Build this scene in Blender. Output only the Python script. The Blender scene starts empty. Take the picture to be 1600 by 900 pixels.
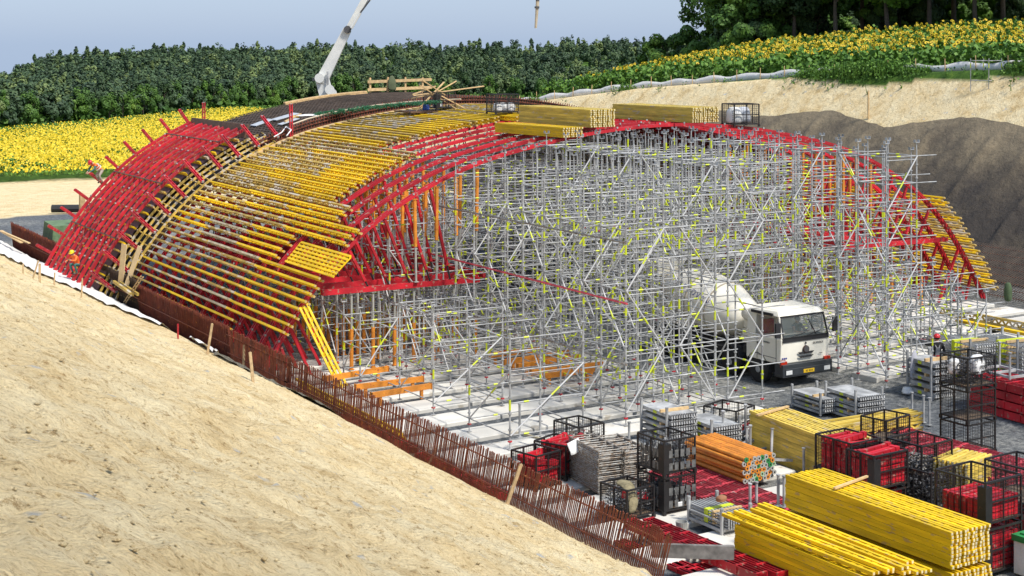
import bpy, bmesh, math, random
import numpy as np
from mathutils import Vector, Matrix
R = math.radians
random.seed(7); rng = np.random.default_rng(7)
S = bpy.context.scene
COL = S.collection
# ---------------------------------------------------------------- camera, sky, sun, exposure
H = 12.9
cam = bpy.data.cameras.new('camera'); cam.lens = 54.56; cam.sensor_width = 36
cam.shift_y = -0.2375; cam.clip_start = .3; cam.clip_end = 6000
co = bpy.data.objects.new('camera', cam); COL.objects.link(co)
co.location = (0, 0, H); co.rotation_euler = (R(90), 0, R(-30)); S.camera = co
SUN_EL, SUN_AZ = 54, 160            # azimuth measured clockwise from +Y
w = bpy.data.worlds.new('World'); S.world = w; w.use_nodes = True
nt = w.node_tree; nt.nodes.clear()
sky = nt.nodes.new('ShaderNodeTexSky'); sky.sky_type = 'NISHITA'; sky.sun_disc = False
sky.sun_elevation = R(SUN_EL); sky.sun_rotation = R(SUN_AZ)
sky.air_density = 1.0; sky.dust_density = 1.2; sky.ozone_density = 1.5
hs = nt.nodes.new('ShaderNodeHueSaturation'); hs.inputs['Saturation'].default_value = 1.0
bg = nt.nodes.new('ShaderNodeBackground'); bg.inputs[1].default_value = .15
wo = nt.nodes.new('ShaderNodeOutputWorld')
mxs = nt.nodes.new('ShaderNodeMix'); mxs.data_type = 'RGBA'; mxs.inputs['Factor'].default_value = .78; mxs.inputs['B'].default_value = (1.5, 2.02, 3.0, 1)   # even high cloud
nt.links.new(sky.outputs[0], mxs.inputs['A']); nt.links.new(mxs.outputs['Result'], hs.inputs['Color']); nt.links.new(hs.outputs[0], bg.inputs[0]); nt.links.new(bg.outputs[0], wo.inputs[0])
sl = bpy.data.lights.new('sun', 'SUN'); sl.energy = 3.1; sl.angle = R(9); sl.color = (1, .95, .87)
so = bpy.data.objects.new('sun', sl); COL.objects.link(so)
az = R(SUN_AZ); el = R(SUN_EL)
dv = Vector((math.sin(az) * math.cos(el), math.cos(az) * math.cos(el), math.sin(el)))
so.rotation_euler = dv.to_track_quat('Z', 'Y').to_euler()
S.view_settings.view_transform = 'Standard'; S.view_settings.look = 'None'
S.view_settings.exposure = 0.74; S.view_settings.gamma = 1
S.view_settings.use_curve_mapping = False
S.render.engine = 'CYCLES'
try:
    S.cycles.max_bounces = 5; S.cycles.transparent_max_bounces = 6
except Exception: pass

# ---------------------------------------------------------------- helpers
def at(px, py, z):
    """ground point (u, s) seen at photo pixel px, py and height z"""
    D = (H - z) * 2425. / (py - 70); X = (px - 800) / 2425. * D
    return (.8660254 * X + .5 * D, -.5 * X + .8660254 * D)
def at3(px, py, z):
    a = at(px, py, z); return Vector((a[0], a[1], z))
def proj(u, s, z):
    X = .8660254 * u - .5 * s; D = .5 * u + .8660254 * s
    D = np.maximum(D, 1e-3)
    return 800 + 2425 * X / D, 70 + 2425 * (H - z) / D

MATS = {}
def mat(name, col, rough=.6, metal=0, var=.25, scale=3., col2=None, bump=0, bscale=20, objvar=0, spec=.5, detail=4, stretch=None, wear=None):
    if name in MATS: return MATS[name]
    m = bpy.data.materials.new(name); m.use_nodes = True; MATS[name] = m
    n = m.node_tree; b = n.nodes['Principled BSDF']
    b.inputs['Roughness'].default_value = rough; b.inputs['Metallic'].default_value = metal
    b.inputs['Specular IOR Level'].default_value = spec
    tc = n.nodes.new('ShaderNodeTexCoord'); mp = n.nodes.new('ShaderNodeMapping')
    if stretch: mp.inputs['Scale'].default_value = stretch
    n.links.new(tc.outputs['Object'], mp.inputs[0])
    if objvar:
        oi = n.nodes.new('ShaderNodeObjectInfo'); ad = n.nodes.new('ShaderNodeVectorMath'); ad.operation = 'ADD'
        ml = n.nodes.new('ShaderNodeMath'); ml.operation = 'MULTIPLY'; ml.inputs[1].default_value = 37
        n.links.new(oi.outputs['Random'], ml.inputs[0]); n.links.new(mp.outputs[0], ad.inputs[0]); n.links.new(ml.outputs[0], ad.inputs[1])
        src = ad.outputs[0]
    else: src = mp.outputs[0]
    nz = n.nodes.new('ShaderNodeTexNoise'); nz.inputs['Scale'].default_value = scale; nz.inputs['Detail'].default_value = detail
    n.links.new(src, nz.inputs['Vector'])
    rp = n.nodes.new('ShaderNodeValToRGB')
    c2 = col2 or tuple(c * (1 - var) for c in col)
    rp.color_ramp.elements[0].position = .35; rp.color_ramp.elements[1].position = .65
    rp.color_ramp.elements[0].color = (*c2, 1); rp.color_ramp.elements[1].color = (*col, 1)
    n.links.new(nz.outputs[0], rp.inputs[0]); out = rp.outputs[0]
    if objvar:
        h = n.nodes.new('ShaderNodeHueSaturation'); mr = n.nodes.new('ShaderNodeMapRange')
        mr.inputs['To Min'].default_value = 1 - objvar; mr.inputs['To Max'].default_value = 1 + objvar * .5
        n.links.new(oi.outputs['Random'], mr.inputs[0]); n.links.new(mr.outputs[0], h.inputs['Value']); n.links.new(out, h.inputs['Color']); out = h.outputs[0]
    if wear:
        wn = n.nodes.new('ShaderNodeTexNoise'); wn.inputs['Scale'].default_value = wear[1]; wn.inputs['Detail'].default_value = 6
        n.links.new(src, wn.inputs['Vector'])
        wr = n.nodes.new('ShaderNodeValToRGB'); wr.color_ramp.elements[0].position = wear[2]; wr.color_ramp.elements[1].position = wear[2] + .06
        n.links.new(wn.outputs[0], wr.inputs[0])
        mx = n.nodes.new('ShaderNodeMix'); mx.data_type = 'RGBA'; mx.inputs['B'].default_value = (*wear[0], 1)
        n.links.new(wr.outputs[0], mx.inputs['Factor']); n.links.new(out, mx.inputs['A']); out = mx.outputs['Result']
    n.links.new(out, b.inputs['Base Color'])
    if bump:
        bn = n.nodes.new('ShaderNodeTexNoise'); bn.inputs['Scale'].default_value = bscale; bn.inputs['Detail'].default_value = 8
        bn.inputs['Roughness'].default_value = .65
        n.links.new(src, bn.inputs['Vector'])
        bb = n.nodes.new('ShaderNodeBump'); bb.inputs['Strength'].default_value = 1; bb.inputs['Distance'].default_value = bump
        n.links.new(bn.outputs[0], bb.inputs['Height']); n.links.new(bb.outputs[0], b.inputs['Normal'])
    return m
M_red = mat('red_paint', (.60, .012, .026), .55, var=.42, scale=1.3, objvar=.28, wear=((.36, .17, .13), 7, .60))
M_red2 = mat('faded_red_paint', (.64, .06, .085), .6, var=.35, scale=2, objvar=.2, wear=((.5, .25, .23), 6, .6))
M_yel = mat('yellow_varnish', (.88, .58, .008), .6, var=.3, scale=2.2, objvar=.2, stretch=(1, .3, 1), wear=((.50, .33, .09), 9, .60), spec=.3)
M_yelw = mat('weathered_yellow_timber', (.62, .42, .08), .7, var=.45, scale=5, objvar=.3, stretch=(1, .3, 1), wear=((.52, .46, .36), 4, .52))
M_yelg = mat('grey_yellow_timber', (.58, .50, .34), .8, var=.4, scale=4, objvar=.3, stretch=(1, .3, 1), wear=((.30, .22, .12), 5, .55))
M_org = mat('orange_paint', (.80, .29, .03), .55, var=.3, scale=3, objvar=.2, wear=((.45, .12, .03), 8, .62))
M_galv = mat('galvanised_steel', (.46, .465, .46), .6, metal=0, var=.5, scale=2.5, objvar=.15)
M_galvd = mat('old_galvanised_steel', (.34, .34, .32), .6, metal=.2, var=.45, scale=9, col2=(.2, .14, .09), objvar=.2)
M_tube = mat('bright_brace_tube', (.56, .56, .55), .5, var=.15)
M_tag = mat('lime_marking', (.58, .66, .02), .5, var=.1)
M_conc = mat('precast_concrete', (.66, .635, .57), .85, var=.16, scale=.9, bump=.006, bscale=30, objvar=.12, wear=((.42, .38, .31), 1.7, .62))
M_wood = mat('sawn_timber', (.68, .47, .23), .8, var=.3, scale=6, objvar=.15)
M_ply = mat('dark_plywood', (.16, .085, .045), .7, var=.4, scale=3)
M_black = mat('black_painted_steel', (.018, .016, .016), .55, var=.4, scale=5, wear=((.09, .03, .015), 7, .62))
M_mesh = mat('black_wire', (.025, .022, .022), .5)
M_rust = mat('rusty_rebar', (.25, .075, .042), .85, var=.45, scale=3, wear=((.32, .12, .03), 6, .62))
M_rustd = mat('dark_rebar', (.10, .072, .055), .85, var=.5, scale=2)
M_white = mat('white_cloth', (.78, .78, .76), .8, var=.12, scale=2, bump=.03, bscale=6)
M_dark = mat('dark_rubber', (.02, .02, .022), .7)
M_grey = mat('dark_grey_steel', (.09, .09, .095), .6, var=.3)
M_cream = mat('cream_truck_paint', (.88, .84, .72), .35, var=.08, scale=1.5, wear=((.55, .47, .36), 5, .66))
M_blue = mat('blue_lettering', (.02, .04, .25), .5)
M_steel = mat('pole_end_grey', (.42, .42, .38), .6)
M_green = mat('green_cap', (.03, .25, .07), .5)
M_txt = mat('black_lettering', (.02, .02, .02), .6)

def tag(o, label=None, cat=None, group=None, kind=None):
    if label: o['label'] = label
    if cat: o['category'] = cat
    if group: o['group'] = group
    if kind: o['kind'] = kind
    return o
def thing(name, label, cat, loc=(0, 0, 0), rz=0, group=None):
    o = bpy.data.objects.new(name, None); COL.objects.link(o)
    o.location = loc; o.rotation_euler = (0, 0, rz); o.empty_display_size = .2
    return tag(o, label, cat, group)
class MB:
    def __init__(s, org=(0, 0, 0)): s.v = []; s.f = []; s.m = []; s.o = Vector(org)
    def add(s, vs, fs, mi=0):
        n = len(s.v); s.v += [tuple(Vector(v) - s.o) for v in vs]; s.f += [tuple(i + n for i in f) for f in fs]; s.m += [mi] * len(fs); return s
    def hexa(s, p, mi=0):
        return s.add(p, [(0, 3, 2, 1), (4, 5, 6, 7), (0, 1, 5, 4), (1, 2, 6, 5), (2, 3, 7, 6), (3, 0, 4, 7)], mi)
    def box(s, x0, y0, z0, x1, y1, z1, mi=0):
        return s.hexa([(x0, y0, z0), (x1, y0, z0), (x1, y1, z0), (x0, y1, z0), (x0, y0, z1), (x1, y0, z1), (x1, y1, z1), (x0, y1, z1)], mi)
    def beam(s, a, b, w, h, up=(0, 0, 1), mi=0):
        a = Vector(a); b = Vector(b); d = (b - a).normalized(); up = Vector(up)
        if abs(d.dot(up)) > .98: up = Vector((0, 1, 0)) if abs(d.y) < .9 else Vector((1, 0, 0))
        x = d.cross(up).normalized(); y = x.cross(d).normalized()
        x *= w / 2; y *= h / 2
        return s.hexa([a - x - y, a + x - y, b + x - y, b - x - y, a - x + y, a + x + y, b + x + y, b - x + y], mi)
    def tube(s, a, b, r, n=6, mi=0, r2=None):
        a = Vector(a); b = Vector(b); d = (b - a)
        if d.length < 1e-6: return s
        d.normalize(); t = Vector((0, 0, 1)) if abs(d.z) < .9 else Vector((1, 0, 0))
        x = d.cross(t).normalized(); y = d.cross(x); r2 = r if r2 is None else r2
        vs = []
        for k in range(n):
            c, q = math.cos(2 * math.pi * k / n), math.sin(2 * math.pi * k / n)
            vs.append(a + x * c * r + y * q * r)
        for k in range(n):
            c, q = math.cos(2 * math.pi * k / n), math.sin(2 * math.pi * k / n)
            vs.append(b + x * c * r2 + y * q * r2)
        fs = [(k, (k + 1) % n, n + (k + 1) % n, n + k) for k in range(n)] + [tuple(range(n))[::-1], tuple(range(n, 2 * n))]
        return s.add(vs, fs, mi)
    def lathe(s, a, b, prof, n=16, mi=0):
        a = Vector(a); b = Vector(b); L = b - a; d = L.normalized(); t = Vector((0, 0, 1)) if abs(d.z) < .9 else Vector((1, 0, 0))
        x = d.cross(t).normalized(); y = d.cross(x); vs = []; fs = []
        for (q, r) in prof:
            for k in range(n):
                an = 2 * math.pi * k / n; vs.append(a + L * q + x * math.cos(an) * r + y * math.sin(an) * r)
        for i in range(len(prof) - 1):
            for k in range(n): fs.append((i * n + k, i * n + (k + 1) % n, (i + 1) * n + (k + 1) % n, (i + 1) * n + k))
        fs += [tuple(range(n))[::-1], tuple(range((len(prof) - 1) * n, len(prof) * n))]
        return s.add(vs, fs, mi)
    def build(s, name, mats, parent=None, smooth=False):
        me = bpy.data.meshes.new(name); me.from_pydata(s.v, [], s.f)
        for m in (mats if isinstance(mats, (list, tuple)) else [mats]): me.materials.append(m)
        me.polygons.foreach_set('material_index', s.m)
        if smooth: me.polygons.foreach_set('use_smooth', [True] * len(s.f))
        me.update(); o = bpy.data.objects.new(name, me); COL.objects.link(o)
        if parent: o.parent = parent
        elif s.o.length > 0: o.location = s.o
        return o
def npmesh(name, V, F, mats, mi=None, attrs=None, smooth=False, parent=None):
    V = np.asarray(V, dtype=np.float32); F = np.asarray(F, dtype=np.int32); k = F.shape[1]
    me = bpy.data.meshes.new(name); me.vertices.add(len(V)); me.vertices.foreach_set('co', V.ravel())
    me.loops.add(F.size); me.loops.foreach_set('vertex_index', F.ravel())
    me.polygons.add(len(F)); me.polygons.foreach_set('loop_start', np.arange(0, F.size, k, dtype=np.int32))
    for m in (mats if isinstance(mats, (list, tuple)) else [mats]): me.materials.append(m)
    if mi is not None: me.polygons.foreach_set('material_index', np.asarray(mi, dtype=np.int32))
    if smooth: me.polygons.foreach_set('use_smooth', np.ones(len(F), dtype=bool))
    for an, av in (attrs or {}).items():
        a = me.attributes.new(an, 'FLOAT', 'POINT'); a.data.foreach_set('value', np.asarray(av, dtype=np.float32))
    me.update(calc_edges=True); me.validate()
    o = bpy.data.objects.new(name, me); COL.objects.link(o)
    if parent: o.parent = parent
    return o
def dup(o, loc=None, rot=None, label=None, group=None, parent=None, scale=None):
    c = o.copy(); COL.objects.link(c)
    if parent is not None: c.parent = parent
    if loc is not None: c.location = loc
    if rot is not None: c.rotation_euler = rot if isinstance(rot, (tuple, list)) else (0, 0, rot)
    if scale is not None: c.scale = scale
    if label: c['label'] = label
    if group: c['group'] = group
    for ch in KIDS.get(o.name, ()) or [x for x in o.children]:
        dup(ch, parent=c)
    return c
KIDS = {}
class Proto:
    """first placement uses the original, later ones copy it with its parts"""
    def __init__(s, root): s.r = root; s.used = False; s.kids = list(root.children); KIDS[root.name] = s.kids
    def put(s, loc, rot=0, label=None, group=None, scale=None):
        rot = rot if isinstance(rot, (tuple, list)) else (0, 0, rot)
        if not s.used:
            s.used = True; o = s.r; o.location = loc; o.rotation_euler = rot
            if label: o['label'] = label
            if group: o['group'] = group
            if scale: o.scale = scale
            return o
        return dup(s.r, loc, rot, label, group, None, scale)
def fbm(x, y, seed=0, oct=5, rough=.5):
    """value noise, vectorised"""
    def h(ix, iy, sd):
        n = (ix * 374761393 + iy * 668265263 + sd * 974634777) & 0xffffffff
        n = ((n ^ (n >> 13)) * 1274126177) & 0xffffffff
        return ((n ^ (n >> 16)) & 0xffff) / 65535.
    x = np.asarray(x, float); y = np.asarray(y, float); t = 0; a = 1; tot = 0
    for o in range(oct):
        ix = np.floor(x).astype(np.int64); iy = np.floor(y).astype(np.int64); fx = x - ix; fy = y - iy
        fx = fx * fx * (3 - 2 * fx); fy = fy * fy * (3 - 2 * fy)
        v = (h(ix, iy, seed + o) * (1 - fx) + h(ix + 1, iy, seed + o) * fx) * (1 - fy) + (h(ix, iy + 1, seed + o) * (1 - fx) + h(ix + 1, iy + 1, seed + o) * fx) * fy
        t = t + a * v; tot += a; a *= rough; x = x * 2.03 + 11.3; y = y * 2.03 + 5.7
    return t / tot - .5
def text_mesh(body, size, name, material, parent, loc, rot, shear=0, depth=.004):
    cu = bpy.data.curves.new(name, 'FONT'); cu.body = body; cu.size = size; cu.extrude = depth; cu.align_x = 'CENTER'; cu.align_y = 'CENTER'; cu.shear = shear
    t = bpy.data.objects.new(name, cu); COL.objects.link(t)
    dg = bpy.context.evaluated_depsgraph_get(); me = bpy.data.meshes.new_from_object(t.evaluated_get(dg))
    bpy.data.objects.remove(t); me.materials.clear(); me.materials.append(material)
    o = bpy.data.objects.new(name, me); COL.objects.link(o); o.parent = parent; o.location = loc; o.rotation_euler = rot
    return o

# ---------------------------------------------------------------- terrain
def ztop(s): return np.interp(s, [40, 69, 89, 108, 121, 150, 200, 260], [12.0, 11.3, 10.5, 9.1, 7.7, 4.2, -2, -6])
def zfar(s): return np.interp(s, [118, 128, 160, 195, 300, 430, 660, 900, 1500, 5000], [0, -.3, -2, -4, -6, -6, -6, -30, -90, -300])
def hgt(u, s):
    u = np.asarray(u, float); s = np.asarray(s, float)
    z = np.where(s < 118, 0., zfar(s))
    # near left slope
    edge = 20.2 + .25 * fbm(s * .25, s * 0, 3)
    sh = np.clip((s - 50) / 10, 0, 1) * 1.9; dd = edge - u; L = .9 + np.where(dd < sh, .2 * dd, .2 * sh + .51 * (dd - sh)); L = np.where(u < 0, .9 + .51 * edge - .31 * sh + (-u) * .03, L)
    bumps = .55 * fbm(u * .35, s * .35, 11, 4) + .26 * fbm(u * 2.1, s * 1.7, 5, 5, .6) + .09 * np.abs(fbm(u * 7, s * 7, 6, 3)) * 2
    fade = np.clip((edge - u) / 1.5, .15, 1)
    fz = np.clip((120 - s) / 15, 0, 1)
    L = (L + bumps * fade) * fz + z * (1 - fz)
    z = np.where(u < edge, L, z)
    z = z + .20 * (((u > 21.6) & (u < 34.6)) | ((u > 41.0) & (u < 58.2))) * ((s > 28.5) & (s < 60.5))
    z = z + np.interp(s, [420, 480, 560, 640, 760, 900], [0, 2.0, 6.5, 9.5, 5, 0]) * np.interp(u, [90, 210, 330, 430, 900], [.6, 1, 1.25, 1.5, 1.3])
    m = (u >= edge) & (u < edge + .9); z = np.where(m, z + (.9 * fz) * (1 - (u - edge) / .9), z)
    # right slope and hill
    zt = ztop(s); wid = 12. * np.clip((zt - z) / 11, .2, 1.2)
    k = np.clip((u - 64) / wid, 0, 1)
    rb = (.5 * fbm(u * .3, s * .3, 21, 4) + .35 * fbm(s * .8 + (u - 64) * .35, u * .15, 24, 3)) * np.clip(np.sin(k * math.pi), 0, 1)
    slope = z + (zt - z) * k + rb
    hill = np.clip(u - 64 - wid, 0, 400)
    slope = slope + np.where(k >= 1, np.interp(s, [85, 118, 150, 230], [.09, .165, .12, 0]) * np.minimum(hill, 45), 0)
    far = np.clip((s - 150) / 110, 0, 1)
    z = np.where((u > 64) & (s < 262) & (zt > z - .01), slope * 1.0, z)
    return z
def arr(*segs):
    out = []
    for a, b, d in segs: out.append(np.arange(a, b, d))
    return np.concatenate(out)
GU = arr((-3000, -300, 300), (-300, -20, 20), (-20, -2, 1.5), (-2, 20.8, .11), (20.8, 64, .9), (64, 80, .3), (80, 200, 3), (200, 500, 12), (500, 4001, 250))
GS = arr((-300, -20, 40), (-20, 2, 2), (2, 40, .13), (40, 110, .3), (110, 200, 1.2), (200, 460, 5), (460, 1000, 20), (1000, 5001, 250))
UU, SS = np.meshgrid(GU, GS); ZZ = hgt(UU, SS)
nU, nS = len(GU), len(GS)
V = np.stack([UU.ravel(), SS.ravel(), ZZ.ravel()], 1)
ii = np.arange(nU * nS).reshape(nS, nU)
F = np.stack([ii[:-1, :-1].ravel(), ii[:-1, 1:].ravel(), ii[1:, 1:].ravel(), ii[1:, :-1].ravel()], 1)
u_, s_, z_ = V[:, 0], V[:, 1], V[:, 2]
nb = fbm(u_ * .12, s_ * .12, 31, 4)
gravel = ((u_ > 21.0) & (u_ < 65.5 + nb * 3) & (s_ < 121 + nb * 10)).astype(float)
FL0 = lambda u: 198 - (u - 41) * .12                         # near edge of the left flower field
green = np.clip((s_ - (196 + nb * 10)) / 3, 0, 1)
green = np.maximum(green, ((u_ > 75.5 + nb * 2) & (s_ < 400)).astype(float))
dark = np.zeros(len(V))
groundm = bpy.data.materials.new('ground_soil'); groundm.use_nodes = True
def ground_material(m):
    n = m.node_tree; L = n.links; b = n.nodes['Principled BSDF']; b.inputs['Roughness'].default_value = .95; b.inputs['Specular IOR Level'].default_value = .15
    geo = n.nodes.new('ShaderNodeNewGeometry')
    def noise(sc, det=6, ro=.6, vec=None):
        x = n.nodes.new('ShaderNodeTexNoise'); x.inputs['Scale'].default_value = sc; x.inputs['Detail'].default_value = det; x.inputs['Roughness'].default_value = ro
        L.new(vec or geo.outputs['Position'], x.inputs['Vector']); return x.outputs[0]
    def ramp(src, *st):
        r = n.nodes.new('ShaderNodeValToRGB'); e = r.color_ramp.elements
        while len(e) < len(st): e.new(.5)
        for k, (p, c) in enumerate(st): e[k].position = p; e[k].color = (*c, 1)
        L.new(src, r.inputs[0]); return r.outputs[0]
    def mix(f, a, bb, mode='MIX'):
        x = n.nodes.new('ShaderNodeMix'); x.data_type = 'RGBA'; x.blend_type = mode
        if isinstance(f, float): x.inputs['Factor'].default_value = f
        else: L.new(f, x.inputs['Factor'])
        L.new(a, x.inputs['A']); L.new(bb, x.inputs['B']); return x.outputs['Result']
    def attr(nm):
        a = n.nodes.new('ShaderNodeAttribute'); a.attribute_name = nm; return a.outputs['Fac']
    # tan loess with brown crumbs, pale stones
    def dist(vec, k):
        nz = n.nodes.new('ShaderNodeTexNoise'); nz.inputs['Scale'].default_value = k; nz.inputs['Detail'].default_value = 5; L.new(vec, nz.inputs['Vector'])
        a = n.nodes.new('ShaderNodeVectorMath'); a.operation = 'SCALE'; a.inputs['Scale'].default_value = .35; L.new(nz.outputs['Color'], a.inputs[0])
        b2 = n.nodes.new('ShaderNodeVectorMath'); b2.operation = 'ADD'; L.new(vec, b2.inputs[0]); L.new(a.outputs[0], b2.inputs[1]); return b2.outputs[0]
    dv_ = dist(geo.outputs['Position'], 3.0)
    vo = n.nodes.new('ShaderNodeTexVoronoi'); vo.feature = 'DISTANCE_TO_EDGE'; vo.inputs['Scale'].default_value = 7; L.new(dv_, vo.inputs['Vector'])
    vo2 = n.nodes.new('ShaderNodeTexVoronoi'); vo2.feature = 'F1'; vo2.inputs['Scale'].default_value = 22; L.new(dv_, vo2.inputs['Vector'])
    crack = ramp(vo.outputs['Distance'], (0, (.62, .5, .34)), (.07, (1, 1, 1)))
    soil = ramp(noise(.8, 8, .65), (.30, (.58, .42, .20)), (.44, (.80, .63, .35)), (.62, (.88, .74, .46)))
    ckm = ramp(noise(1.1, 5, .6), (.62, (0, 0, 0)), (.75, (.6, .6, .6)))
    wh = n.nodes.new('ShaderNodeRGB'); wh.outputs[0].default_value = (1, 1, 1, 1)
    soil = mix(1.0, soil, mix(ckm, wh.outputs[0], crack), 'MULTIPLY')
    crumbs = mix(.6, ramp(noise(6, 12, .85), (.40, (.38, .26, .12)), (.47, (1, 1, 1))), ramp(noise(26, 8, .8), (.36, (.42, .30, .16)), (.5, (1, 1, 1)), (.7, (1.15, 1.12, 1.05))), 'MULTIPLY')
    soil = mix(.75, soil, crumbs, 'MULTIPLY')
    pale = ramp(noise(1.7, 4, .5), (.66, (0, 0, 0)), (.72, (1, 1, 1)))
    c3 = n.nodes.new('ShaderNodeRGB'); c3.outputs[0].default_value = (.52, .50, .44, 1)
    soil = mix(pale, soil, c3.outputs[0])
    grav = ramp(noise(3.5, 10, .85), (.36, (.05, .055, .06)), (.5, (.20, .21, .215)), (.62, (.42, .42, .40)))
    gb = ramp(noise(.12, 4), (.45, (.55, .57, .6)), (.6, (1.15, 1.1, 1.0)))
    grav = mix(.8, grav, gb, 'MULTIPLY')
    grass = ramp(noise(1.2, 8, .7), (.35, (.03, .07, .012)), (.55, (.07, .14, .02)), (.72, (.14, .2, .03)))
    out = mix(attr('gravel'), soil, grav); out = mix(attr('green'), out, grass)
    L.new(out, b.inputs['Base Color'])
    bh = n.nodes.new('ShaderNodeMath'); bh.operation = 'MULTIPLY_ADD'; bh.inputs[1].default_value = .25
    n1 = noise(2.2, 10, .7); n2 = noise(18, 10, .8)
    vm = n.nodes.new('ShaderNodeMath'); vm.operation = 'MULTIPLY_ADD'; vm.inputs[1].default_value = -.12; L.new(vo2.outputs['Distance'], vm.inputs[0]); L.new(n1, vm.inputs[2])
    L.new(n2, bh.inputs[0]); L.new(vm.outputs[0], bh.inputs[2])
    bb = n.nodes.new('ShaderNodeBump'); bb.inputs['Distance'].default_value = .2; bb.inputs['Strength'].default_value = 1
    L.new(bh.outputs[0], bb.inputs['Height']); L.new(bb.outputs[0], b.inputs['Normal'])
ground_material(groundm)
g = npmesh('ground', V, F, groundm, attrs={'gravel': gravel, 'green': green}, smooth=True)
tag(g, 'tan dug soil slopes and grey gravel floor of the excavation', kind='structure')

# dark net draped on the lower part of the right slope
def net_sheet():
    gs = np.arange(38, 135, .3); gk = np.linspace(0, 1, 46)
    A, K = np.meshgrid(gs, gk)
    top = np.interp(A, [38, 58, 64, 70, 76, 82, 88, 95, 104, 112, 122, 135], [8.8, 8.9, 8.4, 8.9, 8.0, 8.7, 8.2, 8.3, 7.0, 6.6, 4.9, 3.0]) - .5 + .25 * fbm(A * .35, A * 0, 51, 3)
    zz0 = .1 + (top - .1) * K; zt = ztop(A); wid = 12. * np.clip(zt / 11, .2, 1.2)
    U = 64 + wid * np.clip((zz0) / zt, 0, 1)
    wv = A + 1.6 * fbm(A * .1, U * .22, 57, 3); ridge = np.exp(-((wv % 5.3 - 2.6) / .3) ** 2) * .4 + np.exp(-((wv % 2.3 - 1.2) / .2) ** 2) * .12 + np.abs(fbm(A * 1.0, U * .2, 55, 3)) * .14
    Z = hgt(U, A) + .07 + ridge * np.clip((1 - K) * 5, .15, 1)
    V = np.stack([U.ravel(), A.ravel(), Z.ravel()], 1); n1, n2 = A.shape; ii = np.arange(n1 * n2).reshape(n1, n2)
    F = np.stack([ii[:-1, :-1].ravel(), ii[:-1, 1:].ravel(), ii[1:, 1:].ravel(), ii[1:, :-1].ravel()], 1)
    m = bpy.data.materials.new('erosion_net'); m.use_nodes = True; n = m.node_tree; L = n.links; b = n.nodes['Principled BSDF']; b.inputs['Roughness'].default_value = .9; b.inputs['Specular IOR Level'].default_value = .2
    g2 = n.nodes.new('ShaderNodeNewGeometry'); x = n.nodes.new('ShaderNodeTexNoise'); x.inputs['Scale'].default_value = .35; x.inputs['Detail'].default_value = 10; x.inputs['Roughness'].default_value = .7
    L.new(g2.outputs['Position'], x.inputs['Vector'])
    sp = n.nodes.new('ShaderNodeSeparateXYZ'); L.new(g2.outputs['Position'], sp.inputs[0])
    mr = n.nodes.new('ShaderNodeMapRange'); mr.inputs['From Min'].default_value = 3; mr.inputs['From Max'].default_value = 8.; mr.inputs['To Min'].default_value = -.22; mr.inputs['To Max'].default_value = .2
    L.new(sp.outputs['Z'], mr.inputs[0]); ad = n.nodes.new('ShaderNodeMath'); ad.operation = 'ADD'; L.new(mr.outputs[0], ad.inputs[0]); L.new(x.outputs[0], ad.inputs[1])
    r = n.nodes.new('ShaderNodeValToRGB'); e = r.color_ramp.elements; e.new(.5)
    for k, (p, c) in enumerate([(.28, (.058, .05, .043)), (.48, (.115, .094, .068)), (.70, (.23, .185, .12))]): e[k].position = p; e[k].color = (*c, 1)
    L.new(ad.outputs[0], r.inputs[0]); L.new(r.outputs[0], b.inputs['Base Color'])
    x2 = n.nodes.new('ShaderNodeTexNoise'); x2.inputs['Scale'].default_value = 1.6; x2.inputs['Detail'].default_value = 10; x2.inputs['Roughness'].default_value = .7; L.new(g2.outputs['Position'], x2.inputs['Vector'])
    bb = n.nodes.new('ShaderNodeBump'); bb.inputs['Distance'].default_value = .22; L.new(x2.outputs[0], bb.inputs['Height']); L.new(bb.outputs[0], b.inputs['Normal'])
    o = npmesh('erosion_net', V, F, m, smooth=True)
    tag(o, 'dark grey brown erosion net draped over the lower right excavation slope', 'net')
net_sheet()

# white fleece strip along the toe of the near slope
def ribbon(name, pts, width, mats, lift=.05, wob=.06, thick=None):
    """strip lying on the terrain, pts = (u, s) centre line, width across u"""
    n = len(pts); P = np.array(pts, float); k = 9; Vv = []
    for i, (u, s) in enumerate(P):
        wd = width(i / (n - 1)) if callable(width) else width
        for j in range(k):
            uu = u - wd * j / (k - 1)
            zz = float(hgt(uu, s)) + lift + wob * (1 + math.sin(i * 1.7 + j * 2.1) * .6 + random.uniform(-.4, .4))
            Vv.append((uu, s, zz))
    ii = np.arange(n * k).reshape(n, k)
    F = np.stack([ii[:-1, :-1].ravel(), ii[:-1, 1:].ravel(), ii[1:, 1:].ravel(), ii[1:, :-1].ravel()], 1)
    return npmesh(name, Vv, F, mats, smooth=True)
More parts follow.
